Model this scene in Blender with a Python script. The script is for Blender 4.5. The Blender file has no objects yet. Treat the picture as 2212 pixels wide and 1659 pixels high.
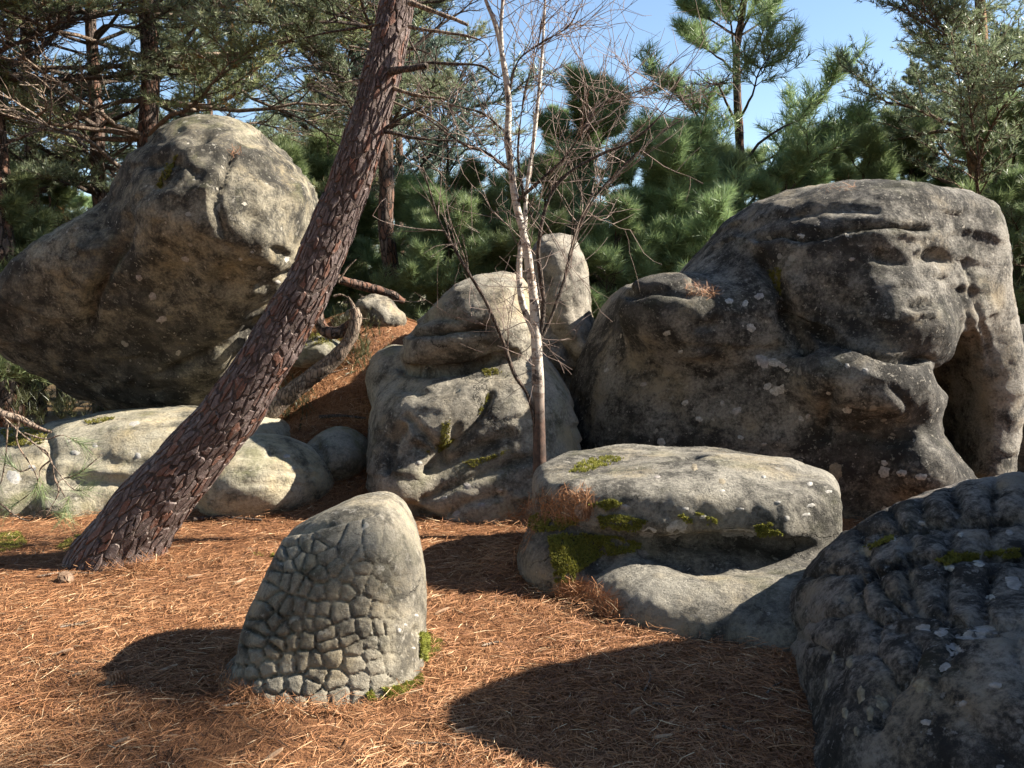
import bpy, math, random, time
import numpy as np
from mathutils import Vector
from mathutils.bvhtree import BVHTree
T0 = time.time()
R = math.radians
SC = bpy.context.scene
COL = SC.collection

# ---------------------------------------------------------------- camera
FPX, CAMZ, HOR = 924.0, 1.6, 307.0
PITCH = math.atan((384.0 - HOR) / FPX)
cam_d = bpy.data.cameras.new('camera')
cam = bpy.data.objects.new('camera', cam_d); COL.objects.link(cam)
cam.location = (0, 0, CAMZ)
cam.rotation_euler = (R(90) - PITCH, 0, 0)
cam_d.sensor_fit = 'HORIZONTAL'; cam_d.sensor_width = 36.0
cam_d.lens = 36.0 * FPX / 1024.0
cam_d.clip_start = 0.05; cam_d.clip_end = 2000
SC.camera = cam

# ---------------------------------------------------------------- world, sun, exposure
SUN_EL, SUN_AZ = R(35.0), R(-4.0)          # sun to the right (+X)
SUNV = Vector((math.cos(SUN_EL) * math.cos(SUN_AZ), -math.cos(SUN_EL) * math.sin(SUN_AZ), math.sin(SUN_EL)))
w = bpy.data.worlds.new('World'); SC.world = w; w.use_nodes = True
nt = w.node_tree; nt.nodes.clear()
sky = nt.nodes.new('ShaderNodeTexSky'); sky.sky_type = 'NISHITA'; sky.sun_disc = False
sky.sun_elevation = SUN_EL; sky.sun_rotation = math.atan2(SUNV.x, SUNV.y)
sky.air_density = 1.0; sky.dust_density = 0.12; sky.ozone_density = 1.8
bg = nt.nodes.new('ShaderNodeBackground'); bg.inputs[1].default_value = 0.064
wo = nt.nodes.new('ShaderNodeOutputWorld')
nt.links.new(sky.outputs[0], bg.inputs[0]); nt.links.new(bg.outputs[0], wo.inputs[0])
sun_d = bpy.data.lights.new('sun', 'SUN'); sun_d.energy = 5.0; sun_d.angle = R(0.53); sun_d.color = (1.0, 0.92, 0.79)
sun = bpy.data.objects.new('sun', sun_d); COL.objects.link(sun)
sun.rotation_euler = SUNV.to_track_quat('Z', 'Y').to_euler(); sun.location = (6, -2, 8)
SC.view_settings.view_transform = 'Standard'; SC.view_settings.look = 'None'
SC.view_settings.exposure = 1.8; SC.view_settings.gamma = 1.0; SC.view_settings.use_curve_mapping = False
SC.cycles.max_bounces = 4; SC.cycles.diffuse_bounces = 2; SC.cycles.use_denoising = True

# ---------------------------------------------------------------- picture units (2212 x 1659) to metres
K = 1024.0 / 2212.0
CT, ST = math.cos(PITCH), math.sin(PITCH)
def U(x, y, d):
    """point at distance d (metres along +Y) that stands at picture position x, y"""
    px, py = x * K - 512.0, 384.0 - y * K
    dy = FPX * CT + py * ST; dz = -FPX * ST + py * CT
    s = d / dy
    return np.array((px * s, d, CAMZ + dz * s))
def UV(P):
    """world points to picture units"""
    y, z = P[:, 1], P[:, 2] - CAMZ
    dep = y * CT - z * ST; up = y * ST + z * CT
    return np.stack(((P[:, 0] / dep * FPX + 512) / K, (384 - up / dep * FPX) / K), 1)
def mpu(d): return K * d / FPX            # metres for one picture unit at distance d

# ---------------------------------------------------------------- object helpers
def link(name, me, parent=None, mat=None):
    o = bpy.data.objects.new(name, me); COL.objects.link(o)
    if parent is not None: o.parent = parent
    if mat is not None and me is not None and not me.materials: me.materials.append(mat)
    return o
def tag(o, label, cat, group=None):
    o['label'] = label; o['category'] = cat
    if group: o['group'] = group
    return o
def empty(name, loc, label=None, cat=None, group=None):
    o = bpy.data.objects.new(name, None); COL.objects.link(o); o.location = loc; o.empty_display_size = 0.2
    if label: tag(o, label, cat, group)
    return o
def mesh(name, V, F, smooth=True):
    """F: (n,3) or (n,4) array"""
    V = np.asarray(V, dtype=np.float32); F = np.asarray(F, dtype=np.int32)
    me = bpy.data.meshes.new(name)
    me.vertices.add(len(V)); me.vertices.foreach_set('co', V.ravel())
    k = F.shape[1]
    me.loops.add(F.size); me.loops.foreach_set('vertex_index', F.ravel())
    me.polygons.add(len(F)); me.polygons.foreach_set('loop_start', np.arange(0, F.size, k, dtype=np.int32))
    me.polygons.foreach_set('use_smooth', np.full(len(F), smooth))
    me.update(calc_edges=True)
    return me
def fattr(me, name, vals):
    a = me.attributes.new(name, 'FLOAT', 'POINT'); a.data.foreach_set('value', np.asarray(vals, dtype=np.float32))

# ---------------------------------------------------------------- noise
_rng = np.random.RandomState(7)
_perm = np.concatenate([_rng.permutation(256)] * 3)
_grad = _rng.normal(size=(256, 3)); _grad /= np.linalg.norm(_grad, axis=1, keepdims=True)
def perlin(P):
    Pi = np.floor(P).astype(np.int64); f = P - Pi; u = f * f * f * (f * (f * 6 - 15) + 10)
    Pi &= 255; out = 0
    for i in (0, 1):
        wx = u[:, 0] if i else 1 - u[:, 0]
        for j in (0, 1):
            wy = u[:, 1] if j else 1 - u[:, 1]
            for k in (0, 1):
                wz = u[:, 2] if k else 1 - u[:, 2]
                g = _grad[_perm[_perm[_perm[(Pi[:, 0] + i) & 255] + ((Pi[:, 1] + j) & 255)] + ((Pi[:, 2] + k) & 255)]]
                out = out + wx * wy * wz * (g[:, 0] * (f[:, 0] - i) + g[:, 1] * (f[:, 1] - j) + g[:, 2] * (f[:, 2] - k))
    return out
def fbm(P, sc, octv=4, seed=0.0, gain=.5):
    P = P * sc + seed; a, s = 1.0, 0
    for _ in range(octv):
        s = s + a * perlin(P); P = P * 2.03 + 11.7; a *= gain
    return s
def sstep(a, b, x):
    t = np.clip((x - a) / (b - a), 0, 1); return t * t * (3 - 2 * t)

# ---------------------------------------------------------------- implicit solids
def smin(a, b, k):
    h = np.clip(.5 + .5 * (b - a) / k, 0, 1); return b * (1 - h) + a * h - k * h * (1 - h)
def smax(a, b, k): return -smin(-a, -b, k)
def E(x, y, d, rx, ry, rz, ang=0, tilt=0):
    """ellipsoid: centre in picture units, rx/rz half sizes in picture units, ry in metres; ang turns it in the picture plane, tilt about X"""
    c = U(x, y, d); m = mpu(d); r = np.array((rx * m, ry, rz * m)); ca, sa = math.cos(R(ang)), math.sin(R(ang)); ct, st_ = math.cos(R(tilt)), math.sin(R(tilt))
    def f(P):
        q = P - c
        x_ = q[:, 0] * ca + q[:, 2] * sa; z_ = -q[:, 0] * sa + q[:, 2] * ca; y_ = q[:, 1]
        y2 = y_ * ct + z_ * st_; z2 = -y_ * st_ + z_ * ct
        q = np.stack((x_, y2, z2), 1)
        k0 = np.sqrt(((q / r) ** 2).sum(1)) + 1e-9; k1 = np.sqrt(((q / r ** 2) ** 2).sum(1)) + 1e-9
        return k0 * (k0 - 1) / k1
    return f
def EM(c, r, ang=0, tilt=0):
    """ellipsoid in metres"""
    m = mpu(c[1]); 
    f0 = E(0, 0, c[1], r[0] / m, r[1], r[2] / m, ang, tilt)
    off = U(0, 0, c[1]) - np.array(c)
    return lambda P: f0(P + off)
def poly2d(pts, X, Z):
    n = len(pts); d = np.full(X.shape, 1e9); s = np.ones(X.shape)
    for i in range(n):
        ax, az = pts[i]; bx, bz = pts[i - 1]
        ex, ez = bx - ax, bz - az; wx, wz = X - ax, Z - az
        t = np.clip((wx * ex + wz * ez) / (ex * ex + ez * ez), 0, 1)
        d = np.minimum(d, (wx - ex * t) ** 2 + (wz - ez * t) ** 2)
        c1, c2, c3 = Z >= az, Z < bz, ex * wz > ez * wx
        s = np.where((c1 & c2 & c3) | (~c1 & ~c2 & ~c3), -s, s)
    return s * np.sqrt(d)
def PILLOW(pts, d, T, Rr, p=2.2, tz=0.0, tx=0.0, z0=None, xp=None):
    """rounded solid whose outline seen from the front is the polygon pts; half depth T, edge rounding Rr; tz, tx lean it"""
    W = np.array([U(x, y, d) for x, y in pts]); q = [(a[0], a[2]) for a in W]
    cx = W[:, 0].mean() if xp is None else U(xp, 663, d)[0]; cz = W[:, 2].mean() if z0 is None else z0
    xs = np.linspace(W[:, 0].min() - 1.2, W[:, 0].max() + 1.2, 260); zs = np.linspace(W[:, 2].min() - 1.2, W[:, 2].max() + 1.2, 260)
    GX, GZ = np.meshgrid(xs, zs, indexing='ij'); S = poly2d(q, GX, GZ)
    for _ in range(3):
        S2 = S.copy(); S2[1:-1, 1:-1] = (S[:-2, 1:-1] + S[2:, 1:-1] + S[1:-1, :-2] + S[1:-1, 2:] + 2 * S[1:-1, 1:-1]) / 6; S = S2
    def f(P):
        u = np.clip((P[:, 0] - xs[0]) / (xs[1] - xs[0]), 0, 258.999); v = np.clip((P[:, 2] - zs[0]) / (zs[1] - zs[0]), 0, 258.999)
        i, j = u.astype(int), v.astype(int); a, b = u - i, v - j
        s = S[i, j] * (1 - a) * (1 - b) + S[i + 1, j] * a * (1 - b) + S[i, j + 1] * (1 - a) * b + S[i + 1, j + 1] * a * b
        a_ = np.maximum(1 + s / Rr, 0); b_ = np.abs(P[:, 1] - d - tz * (P[:, 2] - cz) - tx * (P[:, 0] - cx)) / T
        return ((a_ ** p + b_ ** p) ** (1 / p) - 1) * min(T, Rr)
    return f
def CUT(pt, n):
    n = np.array(n, float); n /= np.linalg.norm(n); pt = np.array(pt)
    return lambda P: (P - pt) @ n
def JOIN(*a):
    """JOIN(f, (g, k), ('-', g, k), ('&', g, k)...): smooth union, carve, intersect"""
    def f(P):
        v = a[0](P)
        for t in a[1:]:
            if t[0] == '-': v = smax(v, -t[1](P), t[2])
            elif t[0] == '&': v = smax(v, t[1](P), t[2])
            else: v = smin(v, t[0](P), t[1])
        return v
    return f
def solid(f, lo, hi, h):
    """surface nets of f over the box lo..hi with cell h, evaluated only near the surface"""
    lo = np.array(lo, float); n = (np.ceil((np.array(hi) - lo) / h / 4).astype(int)) * 4
    nc = n // 4 + 1
    gc = np.stack(np.meshgrid(*[np.arange(k) for k in nc], indexing='ij'), -1).reshape(-1, 3)
    fc = f(lo + gc * (4 * h)).reshape(nc)
    big = fc.repeat(4, 0).repeat(4, 1).repeat(4, 2)
    near = np.abs(fc) < 4 * h * 2.6
    nn = near.copy()
    for ax in range(3):
        s = [slice(None)] * 3; t = [slice(None)] * 3; s[ax] = slice(1, None); t[ax] = slice(None, -1)
        m2 = nn.copy(); m2[tuple(s)] |= nn[tuple(t)]; m2[tuple(t)] |= nn[tuple(s)]; nn = m2
    m = nn.repeat(4, 0).repeat(4, 1).repeat(4, 2)
    sh = tuple(n + 1); big = big[:sh[0], :sh[1], :sh[2]].copy(); m = m[:sh[0], :sh[1], :sh[2]]
    idx = np.argwhere(m); big[m] = f(lo + idx * h)
    # close the box
    for ax in range(3):
        for e in (0, -1):
            s = [slice(None)] * 3; s[ax] = e; big[tuple(s)] = np.maximum(big[tuple(s)], h * .5)
    ins = big < 0
    cn = tuple(k - 1 for k in sh); cnt = np.zeros(cn, np.int8)
    for i in (0, 1):
        for j in (0, 1):
            for k in (0, 1):
                cnt += ins[i:i + cn[0], j:j + cn[1], k:k + cn[2]]
    cells = np.argwhere((cnt > 0) & (cnt < 8)); ci = np.full(cn, -1, np.int64); ci[tuple(cells.T)] = np.arange(len(cells))
    acc = np.zeros((len(cells), 3)); num = np.zeros(len(cells))
    corners = np.array([(i, j, k) for i in (0, 1) for j in (0, 1) for k in (0, 1)])
    cv = np.stack([big[tuple((cells + c).T)] for c in corners], 1)
    for a in range(8):
        for b in range(a + 1, 8):
            if np.abs(corners[a] - corners[b]).sum() != 1: continue
            x = (cv[:, a] < 0) != (cv[:, b] < 0); t = np.where(x, cv[:, a] / (cv[:, a] - cv[:, b] + 1e-12), 0)
            acc += np.where(x[:, None], corners[a] + t[:, None] * (corners[b] - corners[a]), 0); num += x
    V = lo + (cells + acc / num[:, None]) * h
    Fs = []
    for ax in range(3):
        s = [slice(None)] * 3; t = [slice(None)] * 3; s[ax] = slice(None, -1); t[ax] = slice(1, None)
        e = np.argwhere(ins[tuple(s)] != ins[tuple(t)]); b, c = (ax + 1) % 3, (ax + 2) % 3
        e = e[(e[:, b] > 0) & (e[:, c] > 0) & (e[:, b] < cn[b]) & (e[:, c] < cn[c])]
        q = []
        for (ub, uc) in ((-1, -1), (0, -1), (0, 0), (-1, 0)):
            g = e.copy(); g[:, b] += ub; g[:, c] += uc; q.append(ci[tuple(g.T)])
        q = np.stack(q, 1); inv = ~ins[tuple(e.T)]; q[inv] = q[inv][:, ::-1]
        Fs.append(q[(q >= 0).all(1)])
    F = np.concatenate(Fs)
    # one relaxing step, then back on to the surface
    for it in range(2):
        S = np.zeros_like(V); c = np.zeros(len(V))
        for a in range(4):
            i, j = F[:, a], F[:, (a + 1) % 4]
            for x in range(3): S[:, x] += np.bincount(i, V[j, x], len(V)) + np.bincount(j, V[i, x], len(V))
            c += np.bincount(i, minlength=len(V)) + np.bincount(j, minlength=len(V))
        V = V * .5 + .5 * S / c[:, None]
    return V, F
def normals(V, F):
    fn = np.cross(V[F[:, 2]] - V[F[:, 0]], V[F[:, 3]] - V[F[:, 1]]) if F.shape[1] == 4 else np.cross(V[F[:, 1]] - V[F[:, 0]], V[F[:, 2]] - V[F[:, 0]])
    N = np.zeros_like(V)
    for a in range(F.shape[1]):
        for x in range(3): N[:, x] += np.bincount(F[:, a], fn[:, x], len(V))
    return N / (np.linalg.norm(N, axis=1, keepdims=True) + 1e-12)

# ---------------------------------------------------------------- carving a solid's front with chisel lines, pits and swellings
def polydist(q, pts):
    d = np.full(len(q), 1e9); side = np.zeros(len(q))
    for (ax, ay), (bx, by) in zip(pts[:-1], pts[1:]):
        ex, ey = bx - ax, by - ay; wx, wy = q[:, 0] - ax, q[:, 1] - ay
        t = np.clip((wx * ex + wy * ey) / (ex * ex + ey * ey), 0, 1)
        dd = np.hypot(wx - ex * t, wy - ey * t); m = dd < d
        d = np.where(m, dd, d); side = np.where(m, np.sign(ex * wy - ey * wx), side)
    return d, side
def carve(V, F, feats, d0):
    """feats in picture units: ('line', pts, width, depth[, step]) / ('bump', x, y, rx, ry, ang, height) / ('pit', same)"""
    wob = 6 * fbm(V, 5.0, 2, 3.3); C0 = np.array((0, 0, CAMZ))
    for i, ft in enumerate(feats):
        if i % 4 == 0:
            N = normals(V, F); q = UV(V); face = sstep(-.1, .25, -(N * (V - C0)).sum(1) / np.linalg.norm(V - C0, axis=1)) * (V[:, 1] < d0)
        if ft[0] == 'line':
            d, s = polydist(q, ft[1]); d = np.abs(d + wob * .5)
            amt = -ft[3] * np.exp(-(d / ft[2]) ** 2)
            if len(ft) > 4: amt += ft[4] * np.exp(-(d / (ft[2] * 4)) ** 2) * sstep(-1, 1, s * np.minimum(d / ft[2], 1))
        else:
            x, y, rx, ry, an, hgt = ft[1:7]; ca, sa = math.cos(R(an)), math.sin(R(an))
            a = (q[:, 0] - x) * ca + (q[:, 1] - y) * sa; b = -(q[:, 0] - x) * sa + (q[:, 1] - y) * ca
            r2 = (a / rx) ** 2 + (b / ry) ** 2
            amt = hgt * (np.exp(-r2 * 1.2) if ft[0] == 'bump' else -np.exp(-(r2 ** 1.7)))
        V = V + N * (amt * face)[:, None]
    return V
def ledges(V, F, step, a, seed):
    """thin broken bedding ledges"""
    N = normals(V, F); t = V[:, 2] / step + 1.1 * fbm(V, .9, 3, seed); q = t - np.floor(t); m = sstep(.0, .35, fbm(V, 1.7, 2, seed + 4)) * sstep(.95, .6, np.abs(N[:, 2]))
    return V + N * (a * m * (sstep(0, .12, q) * (1 - q) - .3))[:, None]
def rough(V, F, amps, seed):
    for sc, a, o in amps:
        N = normals(V, F); V = V + N * (a * fbm(V, sc, o, seed))[:, None]
    return V
# ---------------------------------------------------------------- materials
class NB:
    def __init__(s, name):
        s.m = bpy.data.materials.new(name); s.m.use_nodes = True; s.t = s.m.node_tree; s.t.nodes.clear()
        s.out = s.n('OutputMaterial'); s.b = s.n('BsdfPrincipled'); s.l(s.b.outputs[0], s.out.inputs[0])
        s.b.inputs['Roughness'].default_value = .9; s.b.inputs['Specular IOR Level'].default_value = .25
    def n(s, t, **k):
        x = s.t.nodes.new('ShaderNode' + t)
        for a, v in k.items(): setattr(x, a, v)
        return x
    def l(s, a, b): s.t.links.new(a, b)
    def put(s, sock, v):
        if hasattr(v, 'is_output'): s.l(v, sock)
        elif isinstance(v, (tuple, list)) and len(v) == 3 and sock.type == 'RGBA': sock.default_value = (*v, 1)
        else: sock.default_value = v
    def pos(s, scale=(1, 1, 1), loc=(0, 0, 0), src=None):
        if src is None:
            src = s.n('TexCoord').outputs['Object']
        mp = s.n('Mapping'); s.l(src, mp.inputs[0]); mp.inputs['Scale'].default_value = scale; mp.inputs['Location'].default_value = loc
        return mp.outputs[0]
    def noise(s, sc, vec=None, det=4, rough=.6, dist=0, out=0):
        x = s.n('TexNoise'); x.inputs['Scale'].default_value = sc; x.inputs['Detail'].default_value = det; x.inputs['Roughness'].default_value = rough; x.inputs['Distortion'].default_value = dist
        if vec is not None: s.l(vec, x.inputs['Vector'])
        return x.outputs[out]
    def vor(s, sc, vec=None, feature='F1', rnd=1.0, out='Distance'):
        x = s.n('TexVoronoi', feature=feature); x.inputs['Scale'].default_value = sc; x.inputs['Randomness'].default_value = rnd
        if vec is not None: s.l(vec, x.inputs['Vector'])
        return x.outputs[out]
    def ramp(s, v, a, b, lo=0.0, hi=1.0, smooth=True):
        x = s.n('MapRange', interpolation_type='SMOOTHSTEP' if smooth else 'LINEAR'); s.put(x.inputs[0], v)
        for i, q in zip((1, 2, 3, 4), (a, b, lo, hi)): x.inputs[i].default_value = q
        return x.outputs[0]
    def math(s, op, a, b=0.0):
        x = s.n('Math', operation=op); s.put(x.inputs[0], a); s.put(x.inputs[1], b); return x.outputs[0]
    def mix(s, f, a, b, mode='MIX'):
        x = s.n('Mix', data_type='RGBA', blend_type=mode); s.put(x.inputs[0], f); s.put(x.inputs[6], a); s.put(x.inputs[7], b); return x.outputs[2]
    def bump(s, h, strength, dist, nrm=None):
        x = s.n('Bump'); x.inputs['Strength'].default_value = strength; x.inputs['Distance'].default_value = dist; s.l(h, x.inputs['Height'])
        if nrm is not None: s.l(nrm, x.inputs['Normal'])
        return x.outputs[0]
    def attr(s, name, out=2):
        x = s.n('Attribute'); x.attribute_name = name; return x.outputs[out]

def rock_mat(name, pale=(.36, .32, .25), dark=(.075, .072, .068), cover=.5, green=.15, spots=.5, spot_col=(.5, .48, .44), seed=0.0, strata=.4, pits=.3, relief=.028, sharp=1.0, fleck=.55):
    """weathered sandstone: pale stone under a dark crust of lichen, small pale lichen rosettes, faint bedding, pits"""
    wm = lambda c, k=(1.0, .98, .945): tuple(a * q for a, q in zip(c, k))
    pale, dark, spot_col = wm(pale), wm(dark), wm(spot_col, (1, .96, .89))
    b = NB(name); P = b.pos(loc=(seed, seed * .7, -seed * .4)); PS = b.pos(scale=(1, 1, 5), loc=(seed, 0, 0)); PS2 = b.pos(scale=(1, 1, 2.2), loc=(0, seed, 0))
    big = b.noise(1.1, P, 5, .62, .3); mid = b.noise(5.5, P, 6, .68, .2); fine = b.noise(45, P, 5, .75); grain = b.noise(190, P, 3, .8); st_ = b.noise(3.2, PS, 5, .65)
    c = b.math('ADD', b.math('MULTIPLY', big, .9), b.math('MULTIPLY', mid, .75)); c = b.math('ADD', c, b.math('MULTIPLY', fine, .42)); c = b.math('ADD', c, b.math('MULTIPLY', st_, strata * .6))
    mean = (.9 + .75 + .42 + strata * .6) * .5
    crust = b.ramp(c, mean - .24 * sharp + (.5 - cover) * .8, mean + .17 * sharp + (.5 - cover) * .8)
    p2 = b.mix(b.ramp(fine, .35, .7), pale, tuple(v * .68 for v in pale)); p2 = b.mix(b.ramp(b.noise(2.3, P, 3), .45, .7), p2, (pale[0] * .95, pale[1] * .86, pale[2] * .7))
    d2 = b.mix(b.ramp(grain, .4, .68), dark, tuple(v * 2.3 for v in dark)); d2 = b.mix(b.ramp(mid, .42, .62), d2, tuple(v * .62 for v in dark))
    col = b.mix(crust, p2, d2)
    # grey-white flecks
    fl = b.math('MULTIPLY', b.ramp(b.noise(26, P, 4, .7), .57, .66), b.ramp(mid, .4, .6))
    col = b.mix(b.math('MULTIPLY', fl, fleck), col, tuple(v * .8 for v in spot_col))
    # lichen rosettes of three sizes
    warp = b.n('VectorMath', operation='MULTIPLY_ADD'); b.l(b.noise(9, P, 3, .6, 0, 1), warp.inputs[0]); warp.inputs[1].default_value = (.10, .10, .10); b.l(P, warp.inputs[2])
    for sc, th, am in ((4.2, .16, .7), (9, .22, .8), (22, .25, .8)):
        vd = b.vor(sc, warp.outputs[0]); vc = b.vor(sc, warp.outputs[0], out='Color')
        sep = b.n('SeparateColor'); b.l(vc, sep.inputs[0])
        on = b.ramp(sep.outputs[0], 1 - .32 * spots, 1 - .32 * spots + .02); thr = b.math('MULTIPLY', sep.outputs[1], th)
        ring = b.math('MULTIPLY', b.ramp(b.math('SUBTRACT', thr, vd), 0, .025), on)
        ring = b.math('MULTIPLY', ring, b.ramp(fine, .3, .5, .35, 1))
        col = b.mix(b.math('MULTIPLY', ring, am), col, b.mix(sep.outputs[2], spot_col, tuple(v * .62 for v in spot_col)))
    # algae and thin moss film on upper faces and in damp patches
    nz = b.n('SeparateXYZ'); b.l(b.n('NewGeometry').outputs['Normal'], nz.inputs[0])
    gm = b.math('MULTIPLY', b.ramp(b.noise(2.1, P, 5, .7), .5, .72), b.ramp(nz.outputs[2], -.4, .5)); gm = b.math('MULTIPLY', gm, green * 2)
    col = b.mix(gm, col, (.15, .15, .06))
    # fine cracks, here and there
    cw = b.n('VectorMath', operation='MULTIPLY_ADD'); b.l(b.noise(3.5, P, 5, .7, 0, 1), cw.inputs[0]); cw.inputs[1].default_value = (.45, .45, .45); b.l(PS2, cw.inputs[2])
    ck = b.ramp(b.vor(1.5, cw.outputs[0], 'DISTANCE_TO_EDGE'), .0, .016); ck = b.math('MAXIMUM', ck, b.ramp(b.noise(1.1, P, 3), .58, .64, 1, 0))
    col = b.mix(ck, tuple(v * .45 for v in dark), col)
    b.put(b.b.inputs['Base Color'], col)
    pit = b.ramp(b.vor(30, warp.outputs[0]), 0, .3); pm = b.ramp(b.noise(3, P, 3), .5, .62); pit = b.math('ADD', b.math('MULTIPLY', b.math('SUBTRACT', pit, 1.0), b.math('MULTIPLY', pm, pits)), 1.0)
    h = b.math('ADD', b.math('MULTIPLY', fine, .75), b.math('MULTIPLY', grain, .3)); h = b.math('ADD', h, b.math('MULTIPLY', mid, 1.2)); h = b.math('ADD', h, b.math('MULTIPLY', pit, .55)); h = b.math('ADD', h, b.math('MULTIPLY', st_, strata * .9)); h = b.math('ADD', h, b.math('MULTIPLY', ck, .5))
    b.put(b.b.inputs['Normal'], b.bump(h, .9, relief))
    b.b.inputs['Roughness'].default_value = .93
    return b.m

def plain_mat(name, c1, c2, sc=8, rough=.9, bump=.3, dist=.01, attr=None, c3=None, trans=0, fine=0):
    b = NB(name); P = b.pos(); f = b.ramp(b.noise(sc, P, 5, .65), .32, .68)
    col = b.mix(f, c1, c2)
    if attr:
        col = b.mix(b.attr(attr), col, c3)
    b.put(b.b.inputs['Base Color'], col); b.b.inputs['Roughness'].default_value = rough
    if bump: b.put(b.b.inputs['Normal'], b.bump(b.noise(sc * 6, P, 4, .7), bump, dist))
    if trans:
        tr = b.n('BsdfTranslucent'); b.put(tr.inputs[0], col); ms = b.n('MixShader'); ms.inputs[0].default_value = trans
        b.l(b.b.outputs[0], ms.inputs[1]); b.l(tr.outputs[0], ms.inputs[2]); b.l(ms.outputs[0], b.out.inputs[0])
    return b.m

def needle_mat(name, greens, brown=(.20, .11, .04), trans=.35, rough=.42):
    """pine needles: colour runs with the per-needle attribute tone"""
    b = NB(name); a = b.attr('tone')
    oi = b.n('ObjectInfo').outputs['Random']
    col = b.mix(b.ramp(a, 0, .55), greens[0], greens[1]); col = b.mix(b.ramp(a, .55, .93), col, greens[2]); col = b.mix(b.ramp(a, .95, .97), col, brown)
    hsv = b.n('HueSaturation'); b.l(col, hsv.inputs['Color']); b.l(b.ramp(oi, 0, 1, .8, 1.2, False), hsv.inputs['Value']); b.l(b.ramp(oi, 0, 1, .485, .515, False), hsv.inputs['Hue'])
    b.put(b.b.inputs['Base Color'], hsv.outputs[0]); b.b.inputs['Roughness'].default_value = rough; b.b.inputs['Specular IOR Level'].default_value = .5
    tr = b.n('BsdfTranslucent'); b.l(hsv.outputs[0], tr.inputs[0]); ms = b.n('MixShader'); ms.inputs[0].default_value = trans
    b.l(b.b.outputs[0], ms.inputs[1]); b.l(tr.outputs[0], ms.inputs[2]); b.l(ms.outputs[0], b.out.inputs[0])
    return b.m

def ground_mat():
    b = NB('needle_floor'); P = b.pos(); big = b.noise(.9, P, 5, .6); mid = b.noise(6, P, 5, .65)
    st1 = b.noise(22, b.pos(scale=(5, .8, 1)), 4, .7, .6); st2 = b.noise(22, b.pos(scale=(.8, 5, 1)), 4, .7, .6); grain = b.noise(160, P, 3, .75)
    col = b.mix(b.ramp(st1, .35, .65), (.115, .045, .02), (.34, .165, .075)); col = b.mix(b.ramp(st2, .45, .68), col, (.27, .12, .05))
    col = b.mix(b.ramp(grain, .6, .75), col, (.40, .24, .13)); col = b.mix(b.ramp(mid, .55, .75, 0, .75), col, (.10, .045, .028))
    col = b.mix(b.ramp(big, .56, .72, 0, .5), col, (.17, .125, .10))
    # away from the clearing: duller forest floor with grass and heather
    xyz = b.n('SeparateXYZ'); b.l(b.n('NewGeometry').outputs['Position'], xyz.inputs[0])
    far = b.math('MULTIPLY', b.ramp(xyz.outputs[1], 11.5, 15), b.ramp(mid, .3, .6, .5, 1)); col = b.mix(far, col, b.mix(b.ramp(b.noise(3, P, 4), .4, .6), (.10, .085, .035), (.19, .12, .055)))
    b.put(b.b.inputs['Base Color'], col)
    h = b.math('ADD', st1, st2); h = b.math('ADD', h, b.math('MULTIPLY', grain, .5)); h = b.math('ADD', h, mid)
    b.put(b.b.inputs['Normal'], b.bump(h, .9, .03)); b.b.inputs['Roughness'].default_value = .95
    return b.m
# ---------------------------------------------------------------- ground
def ground_h(X, Y):
    X = np.asarray(X, float); Y = np.asarray(Y, float)
    P = np.stack((X.ravel(), Y.ravel(), np.zeros(X.size)), 1)
    z = .03 * fbm(P, .9, 3, 5.1) + .012 * fbm(P, 5, 2, 2.2)
    z = z.reshape(X.shape)
    z = z + 1.55 * np.exp(-np.abs((X + 1.55) / 1.45) ** 2.4 - np.abs((Y - 10.0) / 1.75) ** 2.2)          # needle covered mound between the boulders
    z = z + .10 * np.exp(-((X - .15) / .35) ** 2 - ((Y - 5.6) / .5) ** 2)
    z = z + .07 * np.exp(-((X + 1.75) / .5) ** 2 - ((Y - 5.75) / .4) ** 2)
    far = sstep(14, 40, Y)
    z = z + far * (.35 * fbm(P, .09, 3, 8.8).reshape(X.shape)) - .2 * sstep(12, 16, Y) * sstep(-1, -4, X)
    return z
def axis(a, b, fine, lo, hi):
    v = list(np.arange(a, b + 1e-6, fine)); s = fine
    x = b
    while x < hi: s *= 1.18; x += s; v.append(x)
    s = fine; x = a
    while x > lo: s *= 1.18; x -= s; v.insert(0, x)
    return np.array(v)
gx, gy = axis(-4.5, 3.5, .05, -420, 420), axis(1.8, 11.5, .05, -60, 800)
GX, GY = np.meshgrid(gx, gy, indexing='ij'); GZ = ground_h(GX, GY)
gi = np.arange(GX.size).reshape(GX.shape)
gF = np.stack((gi[:-1, :-1], gi[1:, :-1], gi[1:, 1:], gi[:-1, 1:]), -1).reshape(-1, 4)
ground = link('ground', mesh('ground', np.stack((GX.ravel(), GY.ravel(), GZ.ravel()), 1), gF), mat=ground_mat())
ground['kind'] = 'structure'
def gz(x, y):
    i = min(max(int(np.searchsorted(gx, x)) - 1, 0), len(gx) - 2); j = min(max(int(np.searchsorted(gy, y)) - 1, 0), len(gy) - 2)
    a = (x - gx[i]) / (gx[i + 1] - gx[i]); c = (y - gy[j]) / (gy[j + 1] - gy[j])
    return float(GZ[i, j] * (1 - a) * (1 - c) + GZ[i + 1, j] * a * (1 - c) + GZ[i, j + 1] * (1 - a) * c + GZ[i + 1, j + 1] * a * c)

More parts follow.
